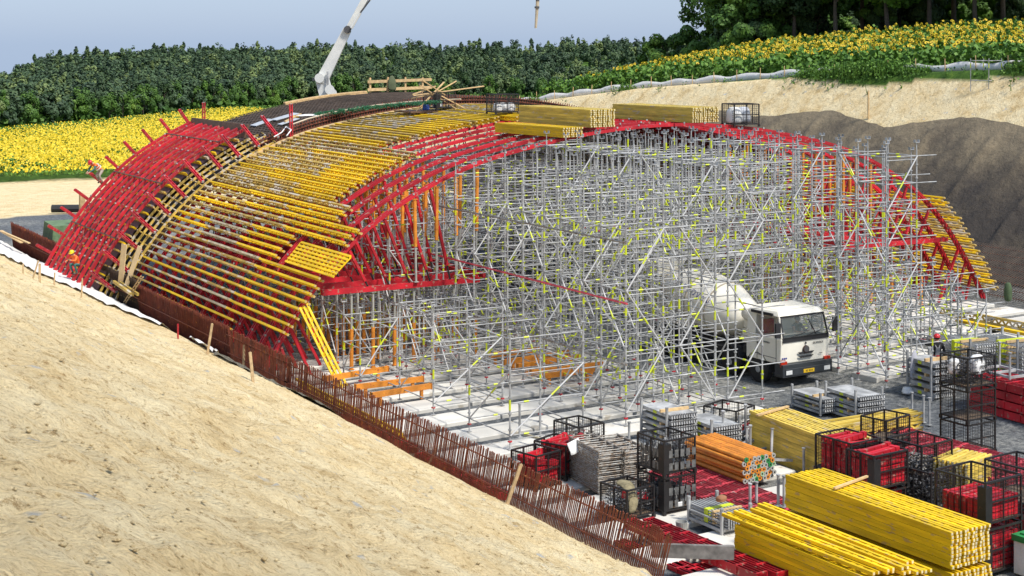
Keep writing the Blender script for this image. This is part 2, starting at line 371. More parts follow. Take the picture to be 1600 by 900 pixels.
# ---------------------------------------------------------------- arch profile
_T = [(0, 9.35), (4, 9.12), (8, 8.42), (10, 7.9), (12, 7.12), (14, 6.0), (15, 5.25), (16, 4.3), (17, 3.15), (18, 1.75), (18.7, .55), (19, 0)]
_P = [(-a, b) for a, b in _T[::-1]] + [(a, b) for a, b in _T[1:]]
_P = np.array(_P, float)
for _ in range(3):
    Q = [_P[0]]
    for a, b in zip(_P[:-1], _P[1:]): Q += [a * .75 + b * .25, a * .25 + b * .75]
    Q.append(_P[-1]); _P = np.array(Q)
_d = np.r_[0, np.cumsum(np.hypot(*np.diff(_P, axis=0).T))]; TL = _d[-1]
UC = 39.8
def PP(t, off=0):
    """point, angle of the tangent on the arch at arc length t from the left foot"""
    u = np.interp(t, _d, _P[:, 0]); z = np.interp(t, _d, _P[:, 1])
    e = .4; u1 = np.interp(t + e, _d, _P[:, 0]); z1 = np.interp(t + e, _d, _P[:, 1]); u0 = np.interp(t - e, _d, _P[:, 0]); z0 = np.interp(t - e, _d, _P[:, 1])
    a = math.atan2(z1 - z0, u1 - u0)
    return UC + u - math.sin(a) * off, z + math.cos(a) * off, a
def t_at_z(z):
    for t in np.arange(0, TL / 2, .05):
        if PP(t)[1] >= z: return t
def t_at_u(u):
    for t in np.arange(0, TL, .05):
        if PP(t)[0] >= u: return t
def zarch(u): return float(np.interp(u - UC, _P[:, 0], _P[:, 1]))
def sweep(mb, t0, t1, off, s0, s1, th, step=.8, mi=0, lift=0):
    """curved bar along the arch: between offsets off and off+th, s0..s1"""
    n = max(2, int((t1 - t0) / step) + 1); vs = []; fs = []
    for i in range(n):
        t = t0 + (t1 - t0) * i / (n - 1)
        a = PP(t, off); b = PP(t, off + th)
        vs += [(a[0], s0, a[1] + lift), (a[0], s1, a[1] + lift), (b[0], s1, b[1] + lift), (b[0], s0, b[1] + lift)]
    for i in range(n - 1):
        k = i * 4
        for j in range(4): fs.append((k + j, k + (j + 1) % 4, k + 4 + (j + 1) % 4, k + 4 + j))
    fs += [(3, 2, 1, 0), (4 * n - 4, 4 * n - 3, 4 * n - 2, 4 * n - 1)]
    mb.add(vs, fs, mi); return mb

# ---------------------------------------------------------------- concrete strips in the pit
def slab_proto(L, name):
    mb = MB(); h = .33; c = .03
    vs = []
    for z, q in ((0, 0), (h - c, 0), (h, c)): vs += [(q, q, z), (L - q, q, z), (L - q, 1.28 - q, z), (q, 1.28 - q, z)]
    mb.add(vs, [(3, 2, 1, 0), (8, 9, 10, 11)] + [(k + j, k + (j + 1) % 4, k + 4 + (j + 1) % 4, k + 4 + j) for k in (0, 4) for j in range(4)])
    o = mb.build(name, M_conc); o['category'] = 'concrete slab'; return Proto(o)
sp1 = slab_proto(4.1, 'foundation_slab'); tilt = R(4)
sd = 29.0; k = 0
while sd < 58:
    for u0 in (21.9, 26.1, 30.3):
        if sd > 60: continue
        if u0 > 30 and sd < 39.5: continue
        sp1.put((u0 + random.uniform(-.03, .03), sd + (u0 - 28) * math.tan(tilt) + random.uniform(-.04, .04), .01), tilt, 'pale concrete strip slab lying across the pit floor left of the truck', 'concrete strips on the pit floor left of the truck')
    if sd > 43:
        for u0 in (41.2, 45.4, 49.6, 53.8):
            sp1.put((u0, sd + (u0 - 41) * math.tan(tilt) + random.uniform(-.04, .04), .01), tilt, 'pale concrete strip slab lying across the pit floor right of the truck', 'concrete strips on the pit floor right of the truck')
    sd += 2.12; k += 1
# ---------------------------------------------------------------- arch ribs with their struts and tie
def make_rib():
    root = thing('arch_rib', 'x', 'arch rib')
    def half(t0, t1):
        mb = MB()
        for y in (-.13, .06): sweep(mb, t0, t1, .06, y, y + .07, .13, .5)
        for i in range(int((t1 - t0) / 1.1)):
            u, z, a = PP(t0 + .5 + i * 1.1, .1); mb.box(u - .05, -.05, z - .05, u + .05, .05, z + .05)
            u, z, a = PP(t0 + .5 + i * 1.1, .21); mb.box(u - .035, -.15, z - .035, u + .035, -.11, z + .035, 1)
        return mb.build('arch_beam', [M_red, M_galv], root)
    half(.3, TL / 2 - .05); half(TL / 2 + .05, TL - .3)
    for sgn in (-1, 1):
        def X(u): return u if sgn < 0 else 2 * UC - u
        mb = MB(); mb.beam((X(23.35), -.07, 3.42), (X(30.2), -.07, 3.42), .06, .2); mb.beam((X(23.35), .07, 3.42), (X(30.2), .07, 3.42), .06, .2)
        mb.build('tie_beam', M_red, root)
        for ut, ub in ((24.5, 25.3), (25.2, 26.2), (26.0, 27.1), (26.9, 28.0), (28.0, 28.9)):
            mb = MB(); zt = zarch(ut); a = Vector((X(ut), 0, zt)); b = Vector((X(ub), 0, 3.5)); c = b + (a - b) * .16
            mb.beam(a, c, .1, .12, (0, 1, 0)); mb.tube(c, b, .035, 6, 1); mb.build('strut', [M_red, M_dark], root)
        for ut, zt, ub in ((22.0, 2.3, 22.9), (22.5, 3.0, 23.9), (21.7, 1.5, 22.1)):
            mb = MB(); a = Vector((X(ut), 0, zt)); b = Vector((X(ub), 0, .36)); mb.beam(a, b, .1, .12, (0, 1, 0)); mb.build('lower_strut', M_red, root)
    return root
rib = Proto(make_rib())
RIBS = [55 + 1.42 * i for i in range(14)]
for i, s in enumerate(RIBS):
    lab = 'frontmost red steel arch rib over the scaffolding' if i == 0 else ('red steel arch rib behind the frontmost rib, ahead of the yellow girders' if i < 4 else 'red steel arch rib under the yellow girders')
    rib.put((0, s, 0), 0, lab, 'red arch ribs' + (' under the yellow girders' if i >= 4 else ' in front of the yellow girders'))
for u, l in ((30.0, 'left'), (49.5, 'right')):
    for q in (0, .35):
        mb = MB((u + q, 55, 3.56)); mb.beam((u + q, 54.8, 3.6), (u + q, 76, 3.6), .12, .2); tag(mb.build('long_red_beam', M_red), 'long red beam lying along the inner ends of the %s tie beams, %s of two' % (l, 'left' if q == 0 else 'right'), 'steel beam')
# ---------------------------------------------------------------- girders
def girder_mesh(L, name, m, h=.24, w=.085, flat=False):
    """timber lattice girder along Y, chords top and bottom"""
    mb = MB(); c = .06
    for z in (0, h - c): mb.box(-w / 2, 0, z, w / 2, L, z + c)
    n = int(L / .3); 
    for i in range(n):
        y0 = i * L / n; y1 = (i + 1) * L / n; a, b = (c * .5, h - c * .5) if i % 2 else (h - c * .5, c * .5)
        mb.beam((0, y0, a), (0, y1, b), .035, .05, (0, 0, 1))
    for z in (0, h - c):
        mb.box(-w / 2 - .004, -.01, z - .004, w / 2 + .004, .05, z + c + .004, 1)
        mb.box(-w / 2 - .004, L - .05, z - .004, w / 2 + .004, L + .01, z + c + .004, 1)
    return mb.build(name, [m, M_pale])
M_pale = mat('worn_end_cap', (.66, .47, .16), .7, var=.35, scale=8)
M_yelm = mat('used_yellow_timber', (.76, .55, .09), .7, var=.35, scale=4, objvar=.25, stretch=(1, .3, 1), wear=((.50, .40, .22), 6, .60))
gp = []
for m in (M_yel, M_yelw, M_yelg):
    o = girder_mesh(6, 'purlin_girder', m); o['category'] = 'timber girder'; gp.append(Proto(o))
NR = int(TL / 2 / .335)
def put_row(t, s_end, nseg=3, side='left'):
    u, z, a = PP(t, .21); L = (73.4 - s_end) / nseg; r0 = random.random(); mid = 1 if r0 < .78 else 2
    for j in range(nseg):
        if side == 'right': k = 0 if random.random() < .6 else 1
        elif j == 0: k = 0 if random.random() < .88 or z < 6 else 1
        elif j == 1: k = mid if random.random() < .75 else 0
        else: k = 0 if random.random() < .2 else 1
        lab, gr = {0: ('bright yellow timber girder laid lengthwise on the %s side of the arch ribs', 'bright yellow girders on the %s side of the arch'), 1: ('weathered brownish yellow girder laid lengthwise on the %s side of the arch ribs', 'weathered girders on the %s side of the arch'), 2: ('bleached grey timber girder laid lengthwise on the %s side of the arch ribs', 'bleached girders on the %s side of the arch')}[k]
        gp[k].put((u + random.uniform(-.02, .02), s_end + j * L + random.uniform(-.05, .05), z + (.012 if j % 2 else 0)), (random.uniform(-.002, .002), -a, random.uniform(-.002, .002)), lab % side, gr % side, (1, (L + .12) / 6, 1))
for i in range(NR + 3):
    t = .9 + i * .335; u, z, a = PP(t)
    if z < 1.75: e = 59.4
    elif z < 3.85: e = 54.3
    elif z < 4.95: e = 59.5
    elif z < 5.45: e = 54.8
    elif z < 6.1: e = 57.4
    elif z < 7.9: e = 59.6
    elif z < 8.3: e = 64.0
    elif z < 9.1: e = 63.4
    else: e = 62.4
    put_row(t, e + random.uniform(-.12, .12), 3)
tt = t_at_u(UC + 1.6)
while tt < t_at_u(UC + 5): put_row(tt, 62.0 + random.uniform(-.2, .2), 2); tt += .4
tt = TL - .9
while True:
    u, z, a = PP(tt)
    if z > 5.3: break
    put_row(tt, 54.0 + random.uniform(-.12, .12), 2, 'right'); tt -= .36
# ---------------------------------------------------------------- sheathing, rebar skin, stop end, outer formwork
th = thing('formwork_deck', 'brown plywood formwork deck over the rear of the arch with sawn timber edge', 'formwork deck', (UC, 73, 0))
th_off = Vector((UC, 73, 0))
mb = MB(th_off); sweep(mb, .2, TL - .2, .26, 73.5, 86.2, .05, .5); mb.build('plywood_and_shade_sheet', M_ply, th)
mb = MB(th_off); sweep(mb, t_at_u(UC + 2.2), TL - 5.5, .47, 63.0, 73.4, .04, .5); mb.build('plywood_and_shade_sheet', M_ply, th)  # added sheet over the right crown, blocks light to darken the scaffolding below
mb = MB(th_off); sweep(mb, t_at_u(27.5), TL - 1, .315, 73.35, 73.75, .12, .5); mb.build('edge_board', M_wood, th)
# rebar cage on the crown
rr = thing('rebar_cage', 'dark brown reinforcement mat curving over the crown of the arch', 'reinforcement', (UC, 80, 0)); ro = Vector((UC, 80, 0))
t_c = t_at_u(28.0); mb = MB(ro); sweep(mb, t_c, TL - 2, .4, 74.2, 83.4, .34, .5); mb.build('bar_core', M_rustd, rr)
mb = MB(ro); tt = t_c
while tt < TL * .78:
    for off in (.76,): 
        u, z, a = PP(tt, off); mb.beam((u, 73.9, z), (u, 83.7, z), .035, .035)
    tt += .24
mb.build('long_bars', M_rustd, rr)
mb = MB(ro); s = 74.15
while s < 83.7: sweep(mb, t_c, TL * .78, .78, s, s + .035, .03, 1.0); s += .45
mb.build('cross_bars', M_rustd, rr)
mb = MB(ro); tt = t_c
while tt < TL * .78:
    a = PP(tt, .3); b = PP(tt + .05, .86 + random.uniform(0, .06)); mb.beam((a[0], 74.08, a[1]), (b[0], 74.08, b[1]), .04, .03, (0, 1, 0)); tt += .15
for off in (.42, .6, .76): sweep(mb, t_c, TL * .78, off, 74.0, 74.05, .03, 1.0)
mb.build('stirrups', M_rust, rr)
# stop end boards on the left haunch
se = thing('stop_end_formwork', 'yellow curved boards and black gaps of the stop end beside the red outer formwork', 'stop-end formwork', (24, 74.4, 0)); so_ = Vector((24, 74.4, 0))
t_hi = t_at_u(29.0)
mb = MB(so_); sweep(mb, .3, t_hi, .32, 73.9, 75.5, .1, .6); mb.build('dark_panel', M_dark, se)
for s in (73.55, 74.05, 74.5, 74.95):
    mb = MB(so_); sweep(mb, .4, t_hi - (random.uniform(0, .4)), .42 + (s - 73.5) * .3, s, s + .1, .1, .6); mb.build('curved_board', M_yelw, se)
mb = MB(so_); tt = .5
while tt < t_hi:
    a = PP(tt, .36); b = PP(tt, .9); mb.beam((a[0], 73.5, a[1]), (b[0], 75.3, b[1]), .07, .04); tt += .42
mb.build('cross_battens', M_yelw, se)
# outer formwork
of = thing('outer_formwork', 'red ribbed outer formwork on the left haunch of the arch', 'outer formwork', (23, 80, 0)); oo = Vector((23, 80, 0))
t_o = t_at_u(28.1)
mb = MB(oo); sweep(mb, .3, t_o, .92, 75.4, 84.6, .05, .6); mb.build('panel_sheet', mat('violet_grey_panel', (.10, .06, .065), .6), of)
for i, tt in enumerate(np.arange(.5, t_o, .42)):
    u, z, a = PP(tt, 1.06); mb = MB(oo); 
    d = Vector((math.cos(a), 0, math.sin(a)))
    mb.beam((u, 75.3 - random.uniform(0, .25), z), (u, 84.75 + random.uniform(0, .2), z), .08, .16, (-math.sin(a), 0, math.cos(a))); mb.build('timber_girder', [M_yel, M_yelw][i % 2], of)
for j, s in enumerate(np.linspace(75.75, 84.35, 10)):
    mb = MB(oo)
    for d in (-.13, .04): sweep(mb, .15, t_o + .25 + random.uniform(-.1, .1), 1.24, s + d, s + d + .085, .13, .6)
    for tt in np.arange(.8, t_o, .95):
        if random.random() < .35:
            u, z, a = PP(tt, 1.4); mb.box(u - .035, s - .04, z - .03, u + .035, s + .04, z + .03, 1)
    mb.build('curved_rib', [M_red, M_galv], of)
for tt in (3.0, 6.2, 9.4):
    if tt < t_o:
        mb = MB(oo); sweep(mb, tt, tt + .05, 1.37, 75.6, 84.4, .03, .05); mb.build('joint_bar', M_rustd, of)
mb = MB(oo); a = PP(t_o + .1, .95); b = PP(t_o + .5, 1.5); mb.hexa([(a[0], 75.6, a[1]), (a[0] + .1, 75.6, a[1]), (a[0] + .1, 84.5, a[1]), (a[0], 84.5, a[1]), (b[0], 75.6, b[1]), (b[0] + .1, 75.6, b[1]), (b[0] + .1, 84.5, b[1]), (b[0], 84.5, b[1])]); mb.build('end_board', M_ply, of)
def arm(name, label, group):
    pass
def double_channel(L, name='channel_arm', cat='steel waling', m=None):
    mb = MB()
    for x in (-.06, .06): mb.box(x - .022, 0, -.06, x + .022, L, .06)
    n = int(L / .4)
    for i in range(n + 1): mb.box(-.06, i * L / n - .03, -.05, .06, i * L / n + .03, .05, 1 if i in (0, n) else 0)
    o = mb.build(name, [m or M_red, M_galv]); o['category'] = cat; return o
pa = Proto(double_channel(2.6))
def aim(p, a, b, label, group, L=2.6):
    a = Vector(a); b = Vector(b); d = b - a; q = d.to_track_quat('Y', 'Z').to_euler()
    return p.put(a, tuple(q), label, group, (1, d.length / L, 1))
k = 0
for tt in np.arange(1.2, t_hi + .8, 1.06):
    a = PP(tt, 1.6); b = PP(tt - .3, .72); aim(pa, (a[0], 75.6, a[1]), (b[0], 73.35, b[1]), 'red channel arm slanting over the near stop end of the formwork', 'red arms over the stop end')
    if tt < t_o + .5:
        a = PP(tt, 1.2); b = PP(tt, 2.0); aim(pa, (a[0], 84.4, a[1]), (b[0] - .1, 85.0, b[1] + .1), 'red channel arm sticking out past the far edge of the outer formwork', 'red arms past the far edge')
u, z, a = PP(t_hi + .6, 0); aim(pa, (u, 73.6, z + .2), (u, 73.7, z + 2.1), 'upright red channel post at the top of the stop end', None)
u, z, a = PP(t_o + .6, 0); aim(pa, (u, 84.3, z + .5), (u, 84.4, z + 2.2), 'upright red channel post at the far top corner of the outer formwork', None)
# ---------------------------------------------------------------- starter rebar along the left foundation
def rebar_wall(s0, s1, name, label, dense, m, h0=1.25, top=1.95, lean=0., pitch=.1, u0=20.75, zb=.35):
    o0 = Vector((u0, (s0 + s1) / 2, 0)); root = thing(name, label, 'reinforcement mat', o0)
    if dense:
        mb = MB(o0); mb.beam((u0 + .25, s0, zb), (u0 + .25, s1, zb), .03, .3)
        mb.hexa([(u0 + .12, s0, zb), (u0 + .15, s0, zb), (u0 + .15, s1, zb), (u0 + .12, s1, zb), (u0 - .02, s0, top - .08), (u0 + .01, s0, top - .08), (u0 + .01, s1, top - .08), (u0 - .02, s1, top - .08)]); mb.build('mesh_layer', m, root)
    mb = MB(o0); s = s0
    while s < s1:
        zt = top - (.12 if not dense else 0) + random.uniform(-.05, .05); l = lean + random.uniform(-.02, .02)
        mb.beam((u0 + .1, s, zb), (u0 - .06 + random.uniform(-.015, .015), s - l * (zt - zb), zt), .024, .024); s += pitch
    mb.build('upright_bars', M_rust if not dense else m, root)
    mb = MB(o0)
    for f in ((.3, .75) if not dense else (.5,)): 
        z = zb + (top - zb) * f; mb.beam((u0 + .05 - .1 * f, s0, z), (u0 + .05 - .1 * f, s1, z), .03, .03)
    mb.build('long_bars', M_rust, root)
    return root
M_rw = mat('red_brown_mesh', (.17, .035, .018), .85, var=.4, scale=3, bump=.01, bscale=14, wear=((.38, .13, .02), 8, .63), stretch=(1, .5, 1))
M_rk = mat('dark_brown_mesh', (.07, .045, .03), .85, var=.5, scale=3, bump=.01, bscale=14, wear=((.28, .16, .05), 5, .66), stretch=(1, .4, 1))
rebar_wall(29.3, 43.0, 'starter_rebar', 'open row of leaning rusty bars beside the crates at the slope foot', False, M_rust, lean=.5, pitch=.075)
rebar_wall(43.0, 52.3, 'starter_rebar', 'open row of rusty bars in front of the low grey scaffolding', False, M_rust, lean=.42, pitch=.072)
rebar_wall(52.0, 58.3, 'starter_rebar', 'tight row of thin brown bars below the red arch feet', False, M_rustd, lean=.35, pitch=.065)
rebar_wall(58.0, 70.3, 'rebar_wall', 'solid red brown mesh wall below the yellow girders', True, M_rw, lean=0, pitch=.12)
rebar_wall(70.0, 77.0, 'rebar_wall', 'dark brown mesh wall with a ladder beside the outer formwork foot', True, M_rk, lean=0, pitch=.12, top=2.15)
rebar_wall(85.0, 96.6, 'rebar_wall', 'red brown mesh wall beyond the outer formwork at the far left', True, M_rw, lean=0, pitch=.14, top=2.2)
# right foundation reinforcement: slanting dense mat
def right_mat():
    o0 = Vector((61.5, 55, 0)); root = thing('rebar_mat', 'slanting brown reinforcement mat beside the right arch foot', 'reinforcement mat', o0)
    mb = MB(o0); s = 42.
    while s < 75:
        mb.beam((59.6, s, .3), (63.4, s - .9, 2.3), .045, .03); s += .17
    mb.build('slanting_bars', M_rustd, root)
    mb = MB(o0)
    for f in np.linspace(.05, .95, 8): mb.beam((59.6 + 3.8 * f, 42, .3 + 2.0 * f - .04), (59.6 + 3.8 * f, 75, .3 + 2.0 * f - .04), .04, .03)
    mb.build('long_bars', M_rust, root)
right_mat()
# ---------------------------------------------------------------- props under the ribs
def prop_proto(zb, zt, split, top_orange, name):
    mb = MB(); r = thing(name, 'x', 'steel prop')
    if top_orange: a, b = (M_org, M_steel)
    else: a, b = (M_steel, M_org)
    q = MB(); q.tube((0, 0, split), (0, 0, zt), .075 if top_orange else .045, 8); q.box(-.09, -.09, zt - .02, .09, .09, zt); q.build('upper_tube', a, r)
    q = MB(); q.tube((0, 0, zb), (0, 0, split + .02), .045 if top_orange else .08, 8); q.box(-.09, -.09, zb, .09, .09, zb + .02); q.build('lower_tube', b, r)
    return Proto(r)
low = prop_proto(.36, 3.3, 1.9, False, 'shoring_prop')
ups = {}
for u in (27.4, 28.3, 29.2, 30.0): ups[u] = prop_proto(3.55, zarch(u) - .05, 3.55 + (zarch(u) - 3.55) * .42, True, 'shoring_prop')
for i, s in enumerate(RIBS[:9]):
    for u in (27.4, 28.3, 29.2, 30.0):
        ups[u].put((u, s + random.uniform(-.1, .1), 0), (R(random.uniform(-1.2, 1.2)), R(random.uniform(-1.5, 1.5)), 0), 'orange topped prop between red tie beams and the left side of the ribs', 'upper orange props on the left')
        if i < 7 and u > 28: ups[u].put((2 * UC - u, s, 0), 0, 'orange topped prop between red tie beams and the right side of the ribs', 'upper orange props on the right')
    for j in range(7): low.put((24.6 + j * .9, s + random.uniform(-.1, .1), 0), 0, 'orange footed prop under the left red tie beams', 'lower orange props on the left')
    if i < 6:
        for j in range(6): low.put((49.8 + j * .95, s, 0), 0, 'orange footed prop under the right red tie beams', 'lower orange props on the right')
# ---------------------------------------------------------------- scaffolding towers
def tower(h, z0=.36, flip=0, bx=1.5, by=1.5, ext=1.5, lvl=1.0, name='scaffold_tower', big=True, extx=1.0):
    r = thing(name, 'x', 'scaffold tower'); PR = .029; LR = .022
    cs = [(0, 0), (bx, 0), (bx, by), (0, by)]
    for (x, y) in cs:
        mb = MB(); mb.tube((x, y, z0 + .25), (x, y, h), PR, 6)
        z = z0 + .6
        while z < h - .2: mb.tube((x, y, z - .02), (x, y, z + .02), .055, 6); z += lvl / 2
        for q in range(int(h / 2.4)):
            zc = z0 + 1.1 + q * 2.3 + random.uniform(-.3, .3)
            if zc < h - .3: mb.tube((x, y, zc), (x, y, zc + .32), PR + .006, 6, 1)
        mb.build('post', [M_galv, M_tag], r)
        mb = MB(); mb.tube((x, y, z0), (x, y, z0 + .3), .018, 6); mb.box(x - .07, y - .07, z0, x + .07, y + .07, z0 + .012); mb.build('base_jack', M_galv, r)
        mb = MB(); mb.tube((x, y, z0 + .22), (x, y, z0 + .26), .07, 6); mb.build('jack_nut', M_red, r)
        mb = MB(); mb.tube((x, y, h), (x, y, h + .28), .018, 6); mb.beam((x - .09, y, h + .28), (x + .09, y, h + .28), .14, .015)
        mb.box(x - .1, y - .06, h + .28, x - .088, y + .06, h + .38); mb.box(x + .088, y - .06, h + .28, x + .1, y + .06, h + .38); mb.build('fork_head', M_galv, r)
    z = z0 + .42; n = 0
    while z < h + .02:
        mb = MB(); e = ext if n % 2 == 0 else 0; ex = extx
        mb.tube((0, 0, z), (bx + ex, 0, z), LR, 5); mb.tube((0, by, z), (bx, by, z), LR, 5)
        mb.tube((0, 0, z), (0, by + e, z), LR, 5); mb.tube((bx, 0, z), (bx, by, z), LR, 5)
        if n % 2 == 0 and big:                       # doubled truss ledger
            mb.tube((0, 0, z - .13), (bx, 0, z - .13), LR * .8, 5); mb.tube((bx, 0, z - .13), (bx, by, z - .13), LR * .8, 5)
        for (a, b) in (((.5, 0), (.68, 0)), ((0, .6), (0, .78)), ((bx, .9), (bx, 1.06)), ((.9, by), (1.05, by))):
            if random.random() < .75: mb.tube((a[0], a[1], z), (b[0], b[1], z), LR + .011, 5, 1)
        mb.build('ledger_frame', [M_galv, M_tag], r)
        z += lvl; n += 1
    # diagonals, 2 m high on the faces
    z = z0 + .42; f = 0
    while z + lvl * 1.9 < h + .1:
        faces = [((0, 0), (bx, 0)), ((bx, by), (0, by)), ((0, by), (0, 0)), ((bx, 0), (bx, by))]
        for q, (a, b) in enumerate(faces):
            if q == 0 or (q == 2 and f % 2 == 0) or (q + f) % 3 == 0:
                A = Vector((*a, z)); B = Vector((*b, z + lvl * 2))
                if (f + q + flip) % 2: A, B = Vector((*b, z)), Vector((*a, z + lvl * 2))
                mb = MB(); o = Vector((0, -.04, 0)) if q == 0 else Vector((0, 0, 0))
                mb.tube(A + o, B + o, .026 if q in (0, 2) else .02, 6); m1 = A.lerp(B, .42 + .2 * random.random()); mb.tube(m1 + o, m1 + (B - A) * .11 + o, .033, 5, 1); mb.build('diagonal_brace', [M_tube if q in (0, 2) else M_galv, M_tag], r)
        z += lvl * 2; f += 1
    return Proto(r)
towers = {}
def get_tower(h, z0=.36):
    key = (round(h * 2) / 2, z0)
    fl = random.randint(0, 1); key += (fl,)
    if key not in towers: towers[key] = tower(key[0], z0, fl)
    return towers[key]
tall_cols_left = (28.8, 31.0, 33.0); tall_cols_right = (40.3, 42.6, 44.9, 47.2)
rows = [42.4 + 2.6 * i for i in range(14)]
for i, s in enumerate(rows):
    for c in (26.4,) + tall_cols_left + tall_cols_right:
        top = min(9.15, zarch(c + .75) - .55)
        if s < 54: top = {28.8: 7.9, 31.0: 8.4, 33.0: 8.9}.get(c, 9.0 if c < 42 else 8.3)
        if c < 28 and s < 50: continue
        if c < 28 and s < 54: top = 3.1
        if c > 44 and s < 47: continue
        if c == 42.6 and s < 43: top = 2.9
        if c > 44 and s < 52: top = 2.9
        if c >= 47 and s < 54: top = 3.0
        if c > 43.5 and s >= 50: top = min(top, zarch(c + 1.6) - .6)
        if c < 33: 
            lab, gr = 'tall galvanised scaffold tower left of the concrete mixer truck', 'tall scaffold towers left of the truck passage'
        elif c < 36: lab, gr = 'tall galvanised scaffold tower right beside the truck passage on its left', 'tall scaffold towers along the left edge of the truck passage'
        else: lab, gr = 'galvanised scaffold tower on the right of the truck passage', 'scaffold towers right of the truck passage'
        if c < 28: lab, gr = 'scaffold tower under the inner ends of the left red tie beams', 'scaffold towers under the left red tie beams'
        get_tower(top).put((c, s + random.uniform(-.04, .04), 0), R(random.uniform(-.4, .4)), lab, gr)
# low blocks at left front, and at the right beyond the truck
wide = tower(3.8, bx=2.7, by=2.6, ext=2.5, extx=0)
for s, c in ((41.7, 24.0), (46.9, 24.0)):
    wide.put((c, s, 0), R(random.uniform(-.5, .5)), 'wide low scaffold tower at the left, %s' % ('nearest the three posts on the slab' if s < 43 else 'next to the leaning yellow girder'))
for s, c in ((52.0, 23.6), (52.0, 26.2)):
    get_tower(2.9).put((c, s, 0), R(random.uniform(-.5, .5)), 'low scaffold tower just in front of the left tie beams', 'low scaffold towers just in front of the left tie beams')
for s, c, h in ((46.0, 47.3, 2.9), (49.5, 49.8, 2.9), (53, 50.4, 2.9), (56, 50.6, 2.9), (56, 53.0, 2.9), (43.2, 44.8, 2.9), (59, 51, 2.9), (59, 53.4, 2.9)):
    get_tower(h).put((c, s, 0), R(random.uniform(-.5, .5)), 'low scaffold tower in front of the right arch foot', 'low scaffold towers at the right arch foot')
for s in (55.5, 58.5, 61.5, 64.5):
    for c in (24.2, 26.9): get_tower(2.9).put((c, s, 0), 0, 'low scaffold tower underneath the left red tie beams', 'low scaffold towers underneath the left tie beams')
# towers bridging over the truck passage
for s in rows[2:9]:
    for c in (35.5, 37.9):
        get_tower(min(9.0, zarch(c) - .6) if s > 54 else 8.9, 4.9).put((c, s, 0), 0, 'scaffold tower carried on beams above the truck passage', 'scaffold towers bridging the truck passage')
for s in rows[2:9]:
    for d in (0, 1.5):
        mb = MB((37.4, s + d, 4.8)); mb.beam((34.4, s + d, 4.8), (40.4, s + d, 4.8), .06, .1); tag(mb.build('bridging_beam', M_galv), 'grey steel beam spanning the truck passage', 'steel beam', 'beams spanning the truck passage')
# red ledger pipes lying on the left face, long scaffold tubes
for z in (2.4, 4.4, 6.4):
    mb = MB((28.7, 50, z)); mb.tube((28.72, 42.2, z), (28.72, 62, z), .035, 6); tag(mb.build('scaffold_tube', M_red2 if z == 4.4 else M_galvd), 'long %s tube running along the left face of the tall scaffolding at its %s' % (('reddish', 'middle') if z == 4.4 else ('grey', 'lower part') if z < 3 else ('grey', 'upper part')), 'scaffold tube')
# walings on the upper platform: dense red layer in depth
# ---------------------------------------------------------------- stacked girders in the yard
def flat_girder(L, name, m, cat='stacked girder'):
    mb = MB(); W = .235; c = .08; hh = .078
    for x in (0, W - c): mb.box(x, 0, 0, x + c, L, hh)
    n = int(L / .3)
    for i in range(n):
        y0 = i * L / n; y1 = (i + 1) * L / n; a, b = (c * .6, W - c * .6) if i % 2 else (W - c * .6, c * .6)
        mb.beam((a, y0, hh * .5), (b, y1, hh * .5), .06, .045)
    for x in (0, W - c):
        for y in (-.008, L - .03): mb.box(x + .012, y, .01, x + c - .012, y + .038, hh - .01, 2)
        for q in range(4): pass
    o = mb.build(name, [m, M_pale, mat('pale_end_grain', (.72, .63, .40), .8, var=.4, scale=9)]); o['category'] = cat; return Proto(o)
def stack(p, u, s, z, nx, nz, rz, label, group, skip_inner=False, gap=None, j=.03, pitch=.084):
    c, q = math.cos(rz), math.sin(rz)
    for k in range(nz):
        for i in range(nx):
            if skip_inner and i > 0 and k < nz - 1: continue
            x = i * .262 + (.0 if k % 2 else .012); y = random.uniform(-j, j); zz = z + k * pitch + (.12 if gap is not None and k >= gap else 0)
            p.put((u + c * x - q * y, s + q * x + c * y, zz), rz, label, group)
gA = flat_girder(5.55, 'stacked_girder', M_yel)
a = R(1.5)
stack(gA, 26.1, 25.35, .12, 5, 10, a, 'bright yellow timber girder in the lower bundle of the biggest yellow pile', 'girders in the lower bundle of the biggest yellow pile')
stack(gA, 26.05, 25.35, 1.07, 5, 10, a, 'bright yellow timber girder in the upper bundle of the biggest yellow pile', 'girders in the upper bundle of the biggest yellow pile')
gB = flat_girder(5.1, 'stacked_girder', M_yel)
stack(gB, 23.75, 24.95, .12, 5, 13, a, 'bright yellow timber girder in the pile nearest the camera', 'girders in the yellow pile nearest the camera')
for q in range(5):
    og = gB.put((23.85 + q * .27 + random.uniform(-.04, .04), 25.2 + random.uniform(-.2, .3), 1.27 + .0), a + R(random.uniform(-.8, .8)), 'loose yellow timber girder lying on top of the pile nearest the camera', 'loose yellow girders on the nearest pile')
    if q in (0, 2): text_mesh('PERI', .075, 'lettering', M_txt, og, (.04, 4.3, .081), (0, 0, R(-90)), depth=.001)
for q in range(3):
    gB.put((24.05 + q * .36, 25.3 + random.uniform(-.3, .3), 1.36), a + R(random.uniform(-1, 1.2)), 'loose yellow timber girder on the second layer atop the pile nearest the camera', 'second layer of loose yellow girders')
gC = flat_girder(4.25, 'stacked_girder', M_yelm)
stack(gC, 30.35, 34.0, .15, 5, 16, R(-4), 'weathered yellow girder in the long pile behind the orange tubes', 'girders in the long weathered pile', True)
mb = MB((30.6, 37.6, 1.52)); mb.beam((30.3, 37.45, 1.54), (31.9, 37.9, 1.54), .1, .05); tag(mb.build('timber_batten', M_wood), 'sawn batten lying across the long weathered girder pile', 'batten')
